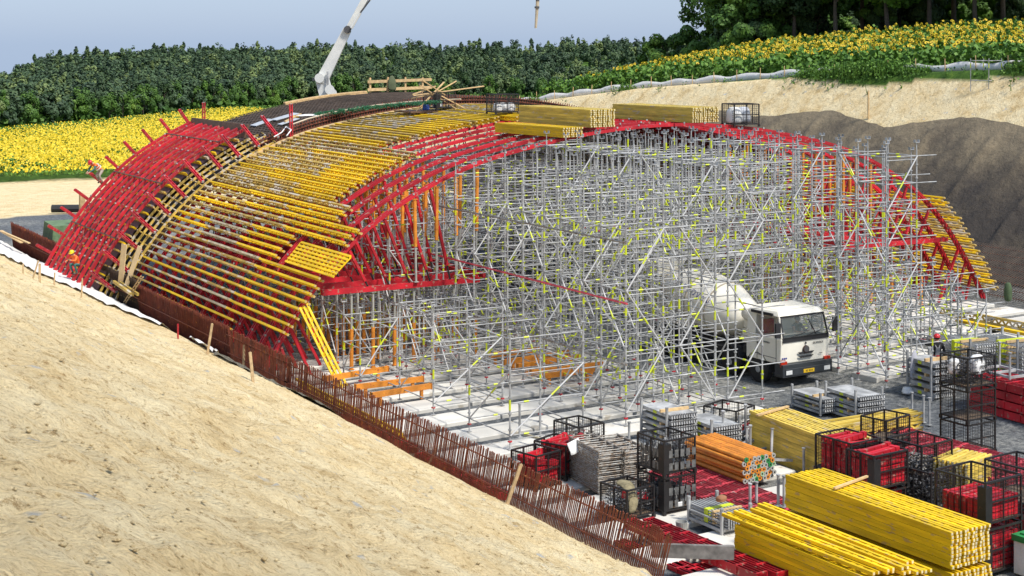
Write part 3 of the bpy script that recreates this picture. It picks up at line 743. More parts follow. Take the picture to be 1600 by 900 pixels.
mb = MB((26.3, 29.2, 2)); mb.beam((26.0, 29.15, 1.97), (27.45, 29.55, 1.97), .07, .045); tag(mb.build('timber_batten', M_wood), 'sawn batten lying across the biggest yellow girder pile', 'batten')
def upright_girder(L, name, m):
    o = girder_mesh(L, name, m, .24, .08); o['category'] = 'stacked girder'; return Proto(o)
gD = upright_girder(4.0, 'stacked_girder', M_yelm)
for k in range(4):
    for i in range(5 if k < 3 else 4):
        gD.put((36.0 + .02 * k, 36.3 + i * .21 + random.uniform(-.02, .02), .15 + k * .27), R(90 + random.uniform(-1.5, 1.5)), 'weathered yellow lattice girder in the crosswise pile with visible triangles', 'girders in the crosswise weathered pile')
gE = flat_girder(1.5, 'stacked_girder', M_yelm)
for k in range(14):
    for i in range(4):
        if i not in (0, 3) and k < 13 and i != 0 and False: continue
        c, q = math.cos(R(-72)), math.sin(R(-72)); x = i * .262
        gE.put((31.75 + c * x, 31.55 + q * x + random.uniform(-.02, .02), .15 + k * .09), R(-72), 'short weathered girder in the small strapped block beside the black cages', 'girders in the small strapped block')
# on the arch
gF = flat_girder(5.0, 'stacked_girder', M_yel); gG = flat_girder(5.5, 'stacked_girder', M_yelm)
zb = 9.45
def rest(u): return zarch(u) + .22
stack(gF, 33.9, 51.9 + 2.6, rest(33.9) + .05, 4, 5, R(5), 'bright yellow girder in the small pile at the front of the arch crown', 'girders in the small bright pile on the arch')
stack(gG, 35.5, 54.9, rest(37.2) + .0, 5, 9, R(3), 'weathered girder in the large pile on the arch crown', 'girders in the large pile on the arch crown')
stack(gG, 40.9, 55.0, rest(41) - .02, 6, 8, R(6), 'weathered girder in the right hand pile on the arch crown', 'girders in the right hand pile on the arch crown')
mb = MB(); 
# perforated yellow panel bridging purlin ends on the left haunch, and leaning yellow girder
tt = t_at_z(3.95)
a0 = PP(tt, .46); a1 = PP(t_at_z(4.62), .46)
o0 = Vector((a0[0], 55, a0[1])); mb = MB(o0)
for q in range(7):
    f = q / 6; p = Vector((a0[0] * (1 - f) + a1[0] * f, 0, a0[1] * (1 - f) + a1[1] * f)); mb.beam((p.x, 53.4, p.z), (p.x, 58.2, p.z), .085, .06, (-.7, 0, .7))
for q in range(24):
    y = 53.5 + q * .2; mb.beam((a0[0], y, a0[1] - .02), (a1[0], y + (.16 if q % 2 else -.16), a1[1] - .02), .05, .05)
tag(mb.build('girder_raft', M_yel), 'yellow girder raft lying flat on the left flank of the front ribs', 'girder raft')
def lean(a, b, name, label, cat, m=None, wide=.42):
    a = Vector(a); b = Vector(b); mb = MB(a); d = (b - a).normalized(); side = d.cross(Vector((.3, 1, .2))).normalized()
    for q in (-wide / 2, 0, wide / 2): mb.beam(a + side * q, b + side * q, .08, .07, (0, 1, 0))
    n = int((b - a).length / .2)
    for i in range(n):
        p = a.lerp(b, i / n); p2 = a.lerp(b, (i + 1) / n); s1 = side * (wide / 2 if i % 2 else -wide / 2); mb.beam(p + s1, p2 - s1, .06, .05, (0, 1, 0))
    tag(mb.build(name, m or M_yel), label, cat)
lean(at3(536, 606, .35), at3(474, 478, 3.1), 'leaning_girder', 'bright yellow perforated girder leaning steeply against the left arch foot', 'girder', wide=.3)
lean((21.6, 44.2, .45), (21.4, 52.5, .6), 'lying_girder', 'yellow girder lying behind the rusty bars at the left arch foot', 'girder', wide=.5)
# orange waler beams on the slabs
for (x0, y0, x1, y1) in ((507, 592, 605, 576), (555, 605, 660, 592), (580, 618, 672, 603), (760, 556, 850, 545), (786, 566, 888, 551), (808, 572, 905, 558), (829, 582, 940, 569), (845, 588, 930, 577)):
    A = at3(x0, y0, .75); B = at3(x1, y1, .75); mb = MB(A); mb.beam(A, B, .16, .18); mb.beam(A, A + (B - A).normalized() * .02, .22, .22, mi=1); mb.beam(B, B + (B - A).normalized() * .02, .22, .22, mi=1)
    near = x0 < 700
    for f in (.15, .85):
        p = A.lerp(B, f); mb.box(p.x - .05, p.y - .05, .34, p.x + .05, p.y + .05, .68, 1)
    tag(mb.build('orange_beam', [M_org, M_org]), 'orange tubular beam lying across the slabs inside the %s' % ('low scaffolding at the left' if near else 'tall scaffolding near the middle'), 'steel beam', 'orange beams in the ' + ('left scaffolding' if near else 'middle scaffolding'))
# ---------------------------------------------------------------- orange prop tubes
def tube_proto(L, endm):
    r = thing('orange_prop', 'x', 'steel prop'); mb = MB(); mb.tube((0, 0, 0), (0, L, 0), .062, 10); mb.build('outer_tube', M_org, r)
    mb = MB(); mb.tube((0, -.03, 0), (0, 0, 0), .075, 8); mb.tube((0, -.035, 0), (0, -.03, 0), .03, 8, 1); mb.build('end_plate', [endm, M_dark], r); return Proto(r)
tps = [tube_proto(2.75, M_steel), tube_proto(2.75, M_green), tube_proto(2.75, M_org), tube_proto(2.75, mat('pale_green_plate', (.35, .5, .3), .6))]
for k in range(6):
    for i in range(8):
        x = 27.85 + (i + (k % 2) * .5) * .142; y = 35.0 + random.uniform(-.03, .03)
        tps[random.choice((0, 0, 1, 2, 3))].put((x, y, .47 + k * .118), R(random.uniform(-.3, .3)), 'orange prop tube in the tidy pile with green and grey end plates', 'orange prop tubes in the pile')
# ---------------------------------------------------------------- red beams
def chan_proto(L, name, m, w=.3, h=.22, cat='steel waling', n=None):
    mb = MB()
    for x in (-w / 2 + .04, w / 2 - .04):
        mb.box(x - .035, 0, -.01, x + .035, L, h)
        mb.box(x - .06, 0, h - .02, x + .06, L, h); 
    n = n or max(2, int(L / .7))
    for i in range(n + 1):
        y = i * (L - .1) / n; mb.box(-w / 2 + .08, y, .03, w / 2 - .08, y + .1, h - .03); mb.box(-w / 2 - .025, y, .02, w / 2 + .025, y + .06, h + .012)
    o = mb.build(name, [m]); o['category'] = cat; return Proto(o)
rb = chan_proto(5.6, 'red_waling', M_red2)
for k in range(1):
    for i in range(6):
        rb.put((26.15 + i * .33, 31.8 + random.uniform(-.1, .1), .18 + k * .26), R(.5), 'faded red channel beam in the wide pile below the orange tubes', 'faded red beams below the orange tubes')
rbr = chan_proto(5.0, 'red_waling', M_red)
for i, (x, y, z, rz, L) in enumerate(((23.05, 28.3, .42, 4, 1), (23.5, 28.1, .42, 4, 1), (22.6, 26.6, .1, 3, 1.0), (23.0, 25.4, .1, 3, 1), (22.35, 28.2, .1, 3, 1))):
    rbr.put((x, y, z), R(rz), ['bright red double channel beam lying next to the rusty bars, left of its twin', 'bright red double channel beam lying right of its twin by the rusty bars', 'bright red beam low down in the bottom foreground behind the bars', 'bright red beam beside the white rag at the bottom edge', 'bright red beam lying under the rusty bars at the bottom edge'][i])
rb2 = chan_proto(5.5, 'red_waling', M_red, .3, .26)
for k in range(4):
    for i in range(4): rb2.put((41.1 + i * .36 + .05 * k, 33.7, .15 + k * .3), R(-2), 'bright red channel beam in the tall pile at the right edge', 'red beams in the tall pile at the right edge')
rb3 = chan_proto(7.5, 'red_waling', M_red2, .3, .2)
for k in range(3):
    for i in range(7): rb3.put((33.5 + i * .36, 29.4 + random.uniform(-.1, .1), .12 + k * .23), R(3), 'pinkish red channel beam in the long pile behind the black cages', 'pinkish red beams behind the cages')
for k_, (x, y, l) in enumerate(((21.35, 37.5, 'nearer'), (21.4, 43.2, 'farther'))):
    rbr.put((x, y, .22), R(1), 'bright red double channel beam hidden behind the rusty bars, the %s one' % l)
# grey weathered plank near the bars
mb = MB((23.4, 29.4, .9)); A = at3(1018, 868, .75); B = at3(1147, 872, .75); mb.hexa([A + Vector(v) for v in ((0, 0, -.05), (0, 0, -.02), (0, .02, .3), (0, -.01, .27))] + [B + Vector(v) for v in ((0, 0, -.05), (.0, 0, -.02), (0, .02, .3), (0, -.01, .27))])
mb.f = mb.f; tag(mb.build('grey_board', mat('grey_board', (.22, .21, .2), .8, var=.6, scale=4)), 'stained grey board lying across the red beams behind the bars', 'board')
# ---------------------------------------------------------------- cages
def cage(pos, w, d, h, rz, label, levels=1, plate=False, tilt=0, grp=None):
    r = thing('wire_cage', label, 'wire cage', pos, rz, grp); r.rotation_euler = (R(tilt), 0, rz)
    f = MB(); m = MB(); z0 = .12; p = .045
    for x in (0, w):
        for y in (0, d):
            f.box(x - p / 2 - .02, y - p / 2 - .02, 0, x + p / 2 + .02, y + p / 2 + .02, .12); f.box(x - p / 2, y - p / 2, .12, x + p / 2, y + p / 2, h)
    for z in (z0, h):
        for (a, b) in (((0, 0), (w, 0)), ((w, 0), (w, d)), ((w, d), (0, d)), ((0, d), (0, 0))): f.beam((*a, z), (*b, z), .045, .045)
    for (a, b) in (((w / 2, 0), (w / 2, 0)), ((w / 2, d), (w / 2, d)), ((0, d / 2), (0, d / 2)), ((w, d / 2), (w, d / 2))): f.beam((*a, z0), (*a, h), .03, .03)
    f.beam((0, 0, h * .55), (w, 0, h * .55), .03, .04)
    f.build('frame', M_black, r)
    if plate:
        q = MB(); q.box(-.03, -.03, .1, .22, .22, h * .9); q.build('corner_plate', M_black, r)
    for (a, b, n) in (((0, 0), (w, 0), 11), ((0, d), (w, d), 11), ((0, 0), (0, d), 13), ((w, 0), (w, d), 13)):
        g_ = MB()
        for i in range(1, n):
            x = a[0] + (b[0] - a[0]) * i / n; y = a[1] + (b[1] - a[1]) * i / n; g_.beam((x, y, z0), (x, y, h), .007, .007)
        k = int((h - z0) / .09)
        for i in range(1, k): z = z0 + (h - z0) * i / k; g_.beam((*a, z), (*b, z), .007, .007)
        g_.build('wire_panel', M_mesh, r)
    q = MB(); q.box(.02, .02, z0 - .02, w - .02, d - .02, z0 + .01); q.build('floor_plate', mat('cage_floor', (.16, .11, .07), .8, var=.5), r)
    return r
def bracket_proto(L, m):
    mb = MB(); mb.box(0, 0, 0, L, .1, .14); mb.box(-.03, -.02, -.01, .06, .12, .16); mb.box(L - .06, -.02, -.01, L + .03, .12, .16)
    for q in (.25, .5, .75): mb.box(L * q - .02, -.012, .02, L * q + .02, .112, .12)
    o = mb.build('red_bracket', m); o['category'] = 'steel bracket'; return Proto(o)
bk = bracket_proto(.72, M_red)
def fill_brackets(pos, w, d, h, rz, where, n_y, n_z, messy=0):
    c, q = math.cos(rz), math.sin(rz)
    for k in range(n_z):
        for i in range(n_y):
            x = .06 + random.uniform(0, .04); y = .08 + i * (d - .2) / n_y; z = .15 + k * .165 + random.uniform(0, .01)
            if k == n_z - 1 and messy: z += random.uniform(0, .1)
            bk.put((pos[0] + c * x - q * y, pos[1] + q * x + c * y, pos[2] + z), (0, R(random.uniform(-messy, messy)) if k >= n_z - 2 else 0, rz + (R(random.uniform(-messy, messy)) if k >= n_z - 1 else 0)), 'red steel bracket piled in ' + where, 'red brackets in ' + where, ((w - .16) / .72, 1, 1))
def junk(name, label, pos, w, d, h, rz, n, m, size=.06, long=False, cat='couplings'):
    mb = MB(Vector(pos)); c, q = math.cos(rz), math.sin(rz)
    for i in range(n):
        x = random.uniform(.06, w - .06); y = random.uniform(.06, d - .06); z = .15 + h * random.random() ** .6 * (1 - .2 * abs(2 * x / w - 1))
        P = Vector((pos[0] + c * x - q * y, pos[1] + q * x + c * y, pos[2] + z)); D = Vector((random.gauss(0, 1), random.gauss(0, 1), random.gauss(0, .5))).normalized() * size * random.uniform(.6, 1.5)
        if long: D = Vector((random.gauss(0, .1), random.gauss(0, .1), 1)).normalized() * .28
        if random.random() < .6: mb.tube(P, P + D, size * .3, 5, random.randint(0, 1))
        else: mb.beam(P, P + D, size * .8, size * .35, mi=random.randint(0, 1))
    o = mb.build(name, [m, M_grey]); tag(o, label, cat, kind='stuff')
Z = .34
def cg(px, py, z, w, d, h, rz, label, **k):
    """near bottom corner seen at photo pixel"""
    u, s = at(px, py, z); pos = (u, s, z); cage(pos, w, d, h, rz, label, **k); return pos
# 1: red brackets, front left
p = cg(838, 768, Z, .95, 1.0, .98, R(14), 'black wire cage of red brackets farthest left beside the rusty bars', plate=False)
fill_brackets(p, .95, 1.0, .9, R(14), 'the leftmost black cage', 5, 4, 14)
p = cg(884, 752, Z, 1.0, 1.1, 1.0, R(24), 'black wire cage of tumbled red parts between left cage and grey frames')
fill_brackets(p, 1.0, 1.1, .9, R(24), 'the second cage from the left', 5, 5, 24)
def sheet(name, label, cat, a, dx, dy, m=None, curl=.03, parent=None):
    n = 5; vs = []
    for i in range(n):
        for j in range(n): vs.append(Vector(a) + Vector(dx) * (i / (n - 1)) + Vector(dy) * (j / (n - 1)) + Vector((random.uniform(-1, 1), random.uniform(-1, 1), random.uniform(-1, 1))) * curl)
    mb = MB(a); mb.add(vs, [(i * n + j, i * n + j + 1, (i + 1) * n + j + 1, (i + 1) * n + j) for i in range(n - 1) for j in range(n - 1)])
    o = mb.build(name, m or M_white, smooth=True); md = o.modifiers.new('t', 'SOLIDIFY'); md.thickness = .006; tag(o, label, cat); return o
A = at3(893, 712, 1.2); sheet('paper_sheet', 'white paper sheet lying on the red parts in the second cage', 'paper', A, (.42, .06, .1), (-.02, .2, .3), curl=.01)
for (x, y, l) in ((823, 716, 'the leftmost cage'), (891, 713, 'the second cage from the left'), (1058, 790, 'the lower stacked black cage'), (1409, 715, 'the right red bracket cage')):
    A = at3(x, y, .85 if x < 1000 else .62); A = A - Vector((.06, .12, 0)); sheet('paper_label', 'small white label fixed on ' + l, 'label', A, (.14, 0, 0), (0, 0, .13), curl=.002)
p = cg(905, 712, Z, 1.0, 1.2, .85, R(8), 'black wire cage of old grey tubes behind the red filled cages')
junk('old_tubes', 'bundle of old grey tubes in the cage behind the red parts', p, 1.0, 1.2, .45, R(8), 70, M_galvd, .1, cat='tubes')
# scaffold frame stack
def frame_proto():
    mb = MB(); W, L = .74, 1.9
    for x in (0, W): mb.tube((x, 0, 0), (x, L, 0), .024, 6)
    for y in (.05, .5, .95, 1.4, 1.85): mb.tube((0, y, 0), (W, y, 0), .018, 5)
    mb.tube((.05, .05, 0), (W - .05, .9, 0), .014, 5)
    o = mb.build('flat_scaffold_frame', M_galvd); o['category'] = 'scaffold frame'; return Proto(o)
fp = frame_proto(); 
for k in range(22):
    fp.put((23.72 + random.uniform(-.015, .015), 36.25 + random.uniform(-.03, .03), Z + .05 + k * .055), R(-6) , 'weathered scaffold frame in the left column of the flat stack behind the mesh cage', 'scaffold frames in the left column')
    if k < 21: fp.put((24.5 + random.uniform(-.015, .015), 36.1 + random.uniform(-.03, .03), Z + .05 + k * .055), R(-6), 'weathered scaffold frame in the right column of the flat stack behind the mesh cage', 'scaffold frames in the right column')
# black stacked cages
P0 = cg(1038, 806, Z, 1.05, 1.15, .98, R(3), 'lower black cage of upright grey jacks, under another cage', plate=True)
cage((P0[0], P0[1], Z + 1.0), 1.05, 1.15, .98, R(3), 'upper black cage of upright grey jacks, stacked on another cage', plate=True)
junk('screw_jacks', 'upright grey screw jacks packed in the lower stacked black cage', P0, 1.05, 1.15, .3, R(3), 160, M_galv, .07, True, 'screw jacks')
junk('screw_jacks', 'upright bright screw jacks packed in the upper stacked black cage', (P0[0], P0[1], Z + 1.0), 1.05, 1.15, .42, R(3), 190, M_galv, .07, True, 'screw jacks')
for k in range(2):
    mb = MB(Vector(P0)); c = Vector((P0[0], P0[1], Z + k * 1.0))
    for z in (.18, .52):
        for i in range(5):
            x = .13 + i * .19; mb.box(c.x + x, c.y - .035, c.z + z, c.x + x + .12, c.y - .03, c.z + z + .2)
            mb.box(c.x - .035, c.y + x + .05, c.z + z, c.x - .03, c.y + x + .17, c.z + z + .2)
    tag(mb.build('tray_plate', mat('dull_tray', (.16, .16, .155), .5, var=.5, scale=8)), 'row of grey jack plates in the %s stacked black cage' % ('lower', 'upper')[k], 'jack plates', kind='stuff')
# mesh cage with couplings and cloth
p = cg(980, 818, Z, .95, 1.05, .85, R(8), 'black wire cage heaped with grey couplers and a tan cloth')
junk('couplers', 'heap of grey steel couplers in the cage with the tan cloth', p, .95, 1.05, .62, R(8), 650, M_galv, .05)
def lone(o):
    if 'group' in o: del o['group']
lone(bk.put((p[0] + .05, p[1] + .15, p[2] + .62), (0, R(12), R(10)), 'red bracket tossed on the grey couplers, left of the cloth'))
def cloth(name, label, a, pts, m, cat='cloth'):
    """hanging rag: list of rows of (x, y, z) offsets"""
    mb = MB(a); n = len(pts[0]); vs = [Vector(a) + Vector(q) for row in pts for q in row]
    mb.add(vs, [(i * n + j, i * n + j + 1, (i + 1) * n + j + 1, (i + 1) * n + j) for i in range(len(pts) - 1) for j in range(n - 1)])
    o = mb.build(name, m, smooth=True); s_ = o.modifiers.new('s', 'SUBSURF'); s_.levels = 2; s_.render_levels = 2; d = o.modifiers.new('t', 'SOLIDIFY'); d.thickness = .012; tag(o, label, cat)
M_khaki = mat('khaki_cloth', (.27, .23, .13), .95, var=.4, scale=7, bump=.03, bscale=9)
cloth('work_cloth', 'khaki cloth draped over the heap of grey couplers', (p[0] + .1, p[1] + .35, p[2]), [[(0, .4, .86), (.15, .42, .93), (.32, .4, .9), (.5, .38, .85)], [(.03, .15, .84), (.16, .15, .93), (.3, .15, .88), (.48, .2, .8)], [(.0, -.12, .8), (.12, -.14, .88), (.25, -.12, .84), (.36, -.1, .7)], [(-.03, -.34, .55), (.06, -.42, .6), (.16, -.4, .55), (.25, -.38, .5)], [(-.1, -.42, .25), (-.02, -.44, .3), (.05, -.42, .28), (.1, -.42, .3)]], M_khaki)
# cage behind, upper middle
p = cg(1150, 690, Z, 1.1, 1.2, .95, R(20), 'empty black wire cage behind the leaning grey rack posts')
lone(bk.put((p[0] + .3, p[1] + .3, p[2] + .2), (0, 0, R(20)), 'red bracket lying alone in the empty cage behind the grey rack'))
# red bracket cages in the centre
p1 = cg(1330, 752, .9, 1.15, 1.35, 1.02, R(4), 'black wire cage of red brackets, the left one above the big yellow pile')
fill_brackets(p1, 1.15, 1.35, .9, R(4), 'the left cage above the big yellow pile', 6, 5, 5)
p2 = cg(1366, 772, .8, 1.3, 1.0, 1.0, R(4), 'black wire cage of long red brackets, the right one above the big yellow pile', plate=True)
fill_brackets(p2, 1.3, 1.0, .9, R(4), 'the right cage above the big yellow pile', 5, 5, 3)
for pp, l in ((p1, 'left'), (p2, 'right')):
    cage((pp[0], pp[1], .04), 1.2, 1.1, pp[2] - .06, R(4), 'lower black cage carrying the %s red bracket cage' % l)
fill_brackets((p2[0], p2[1], .04), 1.2, 1.0, .6, R(4), 'the low cage under the right red bracket cage', 5, 3, 4)
p = cg(1300, 745, .3, 1.3, .9, .8, R(10), 'low black wire cage left of the red bracket cages'); 
junk('couplers', 'few grey couplers in the low cage left of the red brackets', p, 1.3, .9, .1, R(10), 60, M_galvd, .07)
p = cg(1385, 700, .9, 1.2, .9, .8, R(12), 'empty black wire cage before the crosswise girder pile'); cage((p[0], p[1], .04), 1.2, .9, .8, R(12), 'black base cage below the empty one before the crosswise pile')
p = cg(1440, 752, .85, 1.3, 1.2, .95, R(6), 'black wire cage of dark chains right of the red bracket cages')
junk('chains', 'heap of dark rusty chains in the cage right of the red brackets', p, 1.3, 1.2, .3, R(6), 420, M_galvd, .07, cat='chains')
cage((p[0], p[1], .04), 1.3, 1.2, .8, R(6), 'black base cage under the chain filled cage')
junk('chains', 'heap of dark chains in the base cage under the chain cage', (p[0], p[1], .04), 1.3, 1.2, .5, R(6), 420, M_grey, .07, cat='chains')
p = cg(1455, 810, .04, 1.5, 1.2, 1.2, R(8), 'black wire cage of dark fittings behind the big yellow pile')
junk('chains', 'heap of black fittings behind the big yellow pile', p, 1.5, 1.2, .9, R(8), 600, M_grey, .07, cat='fittings')
# tall tower of cages on the right
u, s = at(1512, 716, .04)
names = ['lowest black cage of the tall three high cage tower', 'middle black cage of the tall three high cage tower', 'topmost black cage of the tall three high cage tower']
for k in range(3): cage((u, s, .04 + k * 1.04), 1.25, 1.1, 1.0, R(2), names[k])
junk('chains', 'heap of black fittings in the topmost cage of the tall tower', (u, s, 2.12), 1.25, 1.1, .75, R(2), 500, M_grey, .07, cat='fittings')
# bag with letters
def bag(pos, rz, label, sx=.5, sy=.35, sz=.5, txt=None, m=None, name='white_bag', cat='bag'):
    r = thing(name, label, cat, pos, rz); mb = MB(); n = 10; vs = []; fs = []
    for i in range(7):
        z = sz * i / 6; q = [.92, 1.04, 1.06, 1.03, .98, .86, .6][i]
        for k in range(n):
            a = 2 * math.pi * k / n; rr_ = q * (1 + random.uniform(-.12, .12)); c = math.copysign(abs(math.cos(a)) ** .7, math.cos(a)); d = math.copysign(abs(math.sin(a)) ** .7, math.sin(a))
            vs.append((sx / 2 * c * rr_, sy / 2 * d * rr_, z + random.uniform(-.02, .02)))
    for i in range(6):
        for k in range(n): fs.append((i * n + k, i * n + (k + 1) % n, (i + 1) * n + (k + 1) % n, (i + 1) * n + k))
    fs += [tuple(range(n))[::-1], tuple(range(6 * n, 7 * n))]; mb.add(vs, fs); o = mb.build('bag_body', m or M_white, r, True); md = o.modifiers.new('s', 'SUBSURF'); md.levels = md.render_levels = 1
    if txt: text_mesh(txt, .17, 'lettering', M_txt, r, (0, -sy * .56, sz * .42), (R(90), 0, 0))
    return r
bag((u + .62, s + .2, 2.55), R(10), 'white sack with black letters on top of the tall cage tower', .6, .4, .62, 'PERI')
bag((u + .2, s + .75, 2.5), R(50), 'crumpled white sack left of the lettered one', .5, .4, .5)
# bottom right cages
p = cg(1540, 905, .04, 1.35, 1.5, 1.15, R(5), 'black cage of red parts at the bottom right, lower one', plate=True); fill_brackets(p, 1.35, 1.5, 1, R(5), 'the lower bottom right cage', 7, 5)
p = (p[0], p[1], 1.24); cage(p, 1.35, 1.5, 1.1, R(5), 'black cage of red parts at the bottom right, upper one', plate=True); fill_brackets(p, 1.35, 1.5, 1, R(5), 'the upper bottom right cage', 7, 3)
p = cg(1605, 860, .04, 1.3, 1.3, 1.0, R(5), 'black cage at the right edge behind the bottom right ones'); fill_brackets(p, 1.3, 1.3, 1, R(5), 'the cage at the right edge', 6, 4)
cage((p[0], p[1], 1.08), 1.3, 1.3, 1.0, R(5), 'upper black cage at the right edge, nearly empty'); 
# white and green container
u, s = at(1608, 905, .04); mb = MB(); mb.box(0, 0, 0, .8, .8, .8); r = thing('storage_bin', 'pale bin with green lid cut by the bottom right corner', 'bin', (u + .1, s - .3, .04), R(5)); mb.build('bin_body', M_white, r); mb = MB(); mb.box(-.04, -.04, .8, .84, .84, .95); mb.box(.1, .1, .95, .7, .7, .99); mb.build('lid', M_green, r)
# ---------------------------------------------------------------- grey stacking racks with bundles
def rack(pos, L, W, h, rz, label, bundle, layers=4, tape=False, levels=1, tall=True, planks=True):
    r = thing('stacking_rack', label, 'rack', pos, rz); mb = MB(); 
    for x in (0, W):
        for y in (0, L): mb.box(x - .035, y - .035, 0, x + .035, y + .035, h); 
    for x in (0, W): mb.beam((x, 0, .1), (x, L, .1), .05, .07); mb.beam((x, 0, h * .52), (x, L, h * .52), .03, .04)
    for y in (0, L): mb.beam((0, y, .1), (W, y, .1), .05, .07)
    mb.build('rack_frame', M_galv, r)
    for x in (0, W):
        for y in (0, L): q = MB(); q.tube((x, y, h), (x, y, h + .05), .05, 6); q.build('post_cap', M_galv, r)
    c, q_ = math.cos(rz), math.sin(rz)
    b = thing('ledger_bundle', bundle, 'ledger bundle', pos, rz); mb = MB(); e = MB(); z = .15; hh = (h - .25) / layers
    for k in range(layers):
        if planks: mb.box(.05, -.12, z, W - .05, L + .1, z + hh * .55); 
        else:
            n = 9
            for i in range(n): x = .06 + (W - .12) * i / (n - 1); mb.tube((x, -.15, z + hh * .3), (x, L + .12, z + hh * .3), .022, 5)
        n = 11
        for i in range(n):
            x = .07 + (W - .14) * i / (n - 1)
            e.beam((x, -.2, z + hh * .05), (x + .02, -.13, z + hh * .7), .03, .03); e.beam((x, -.2, z + hh * .8), (x + .02, -.13, z + hh * .25), .025, .025)
        if not planks or k % 2 == 0: mb.box(.0, -.02 + L * .25, z + hh * .56, W, L * .25 + .06, z + hh * .99, 1)
        z += hh
    mb.build('ledgers', [M_galv, M_wood], b); e.build('ledger_hooks', M_galv, b)
    if tape:
        t = MB(); t.box(.035, L * .45, .15, W - .035, L * .45 + .16, z - hh * .35); t.build('tape', M_tag, b)
    else:
        t = MB()
        for k in range(layers): t.box(.042, L * .45, .16 + k * hh, .05, L * .45 + .2, .16 + k * hh + hh * .4)
        t.build('lime_marks', M_tag, b)
def rk(px, py, z, *a, **k): u, s = at(px, py, z); rack((u, s, z), *a, **k)
rk(1042, 702, Z, 1.5, 1.05, 1.25, R(-3), 'tall grey rack behind the black jack cages', 'grey ledgers in the tall rack behind the jack cages', 5, tall=True)
rk(1112, 706, Z, 1.5, 1.05, .95, R(-3), 'grey rack right of the tall rack, behind the orange tubes', 'grey plank bundle with hooked ends behind the orange tubes', 4)
rk(1128, 836, Z, 1.35, .95, .62, R(2), 'grey rack on the slab left of the yellow pile', 'galvanised bundle with lime tape left of the yellow pile', 5, tape=True, planks=False)
bag((24.95, 32.3, Z + .66), .3, 'brown crumpled sack on the taped galvanised bundle', .32, .24, .16, None, mat('brown_sack', (.33, .15, .07), .8), 'brown_sack', 'sack')
rk(1282, 650, .05, 1.6, 1.1, .75, R(-3), 'low grey rack in front of the mixer truck', 'grey ledgers in the low rack before the truck', 3)
rk(1337, 660, .05, 1.6, 1.15, 1.05, R(-3), 'grey rack with hooked ends right of the low rack', 'grey bundle with many hooks right of the low rack', 4)
rk(1455, 628, .05, 1.3, 1.0, 1.6, R(-5), 'tall grey rack in front of the man in black', 'grey ledgers in the rack before the man in black', 5)
rk(1516, 614, .05, 2.0, 1.3, 1.95, R(-5), 'grey rack with lime tape behind the tall cage tower', 'thick grey bundle with lime tape behind the cage tower', 9, tape=True, planks=False)
rk(1590, 620, .05, 2.2, 1.3, 2.05, R(-5), 'grey rack at the right edge with lime tape', 'thick grey bundle with lime tape at the right edge', 9, tape=True, planks=False)
rk(1555, 570, .05, 1.6, 1.2, 1.1, R(-5), 'grey rack farther back near the wooden beam', 'grey ledgers in the farther rack near the wooden beam', 3)
rk(1600, 575, .05, 1.6, 1.2, 1.0, R(-5), 'grey rack at the right edge near the wooden beam', 'grey ledgers at the right edge near the wooden beam', 3)
rk(1450, 545, .36, 1.3, 1.1, .25, R(-5), 'flat grey pallet of tubes under the scaffolding', 'flat bundle of grey tubes under the scaffolding', 2, planks=False)
# loose leaning rack frames
def empty_rack(pos, L, W, h, rz, tx, ty, label):
    r = thing('rack_frame', label, 'rack', pos); r.rotation_euler = (R(tx), R(ty), rz)
    mb = MB()
    for x in (0, W): mb.beam((x, 0, .08), (x, L, .08), .06, .08)
    for y in (0, L * .5, L): mb.beam((0, y, .08), (W, y, .08), .06, .08)
    mb.build('base_frame', M_galv, r)
    for x in (0, W):
        for y in (0, L):
            mb = MB(); mb.tube((x, y, 0), (x, y, h), .04, 6); mb.tube((x, y, h), (x, y, h + .04), .06, 6); mb.build('post', M_galv, r)
for (x, y, z, tx, ty, l) in ((1172, 712, .36, 8, -6, 'empty grey rack tilted behind the orange tubes, its posts leaning right'), (1205, 722, .5, -10, 9, 'empty grey rack tipped onto another beside the weathered pile'), (1238, 716, .36, 3, 14, 'empty grey rack nearest the weathered girder pile')):
    u, s = at(x, y, z); empty_rack((u, s, z), 1.3, .9, .95, R(-8 + x % 7 * 3), tx, ty, l)
u, s = at(1578, 655, .05); empty_rack((u, s, 1.4), 1.6, 1.1, .9, R(-3), 0, 0, 'empty grey rack standing on the red beams at the right edge')
# single posts on slabs and the yard
for i, (x, y, z, h) in enumerate(((812, 683, Z, 1.05), (844, 687, Z, 1.05), (879, 690, Z, .75), (1172, 800, .2, .75), (1182, 797, .2, .75), (1216, 790, .7, .8), (1225, 792, .7, .8), (1256, 738, .3, .7), (1443, 660, .05, .9), (1452, 664, .05, .9), (1425, 655, .05, .9), (983, 690, Z, .6))):
    u, s = at(x, y, z); mb = MB((u, s, z)); mb.tube((u, s, z), (u, s, z + h), .04, 8); mb.tube((u, s, z + h), (u, s, z + h + .03), .06, 8); mb.box(u - .08, s - .08, z, u + .08, s + .08, z + .012)
    loc = ['left one of three posts on the pale slab', 'middle one of three posts on the pale slab', 'right hand one of three posts on the pale slab, shorter', 'left one of a pair between taped bundle and yellow pile', 'right one of a pair between taped bundle and yellow pile', 'left one of a pair on the faded red beams', 'right one of a pair on the faded red beams', 'standing alone in the low cage left of the red brackets', 'middle one of three leaning posts on the gravel', 'right one of three leaning posts on the gravel', 'left one of three leaning posts on the gravel', 'standing behind the flat frame stack'][i]
    o = tag(mb.build('steel_post', M_galv), 'short grey steel post, ' + loc, 'steel post')
mb = MB((24.8, 41.7, .6)); mb.beam((24.8, 42.2, .62), (25.3, 39.9, .62), .07, .06); tag(mb.build('timber_rail', mat('old_timber', (.45, .40, .27), .8)), 'pale timber rail beside the three posts on the slab', 'timber rail')
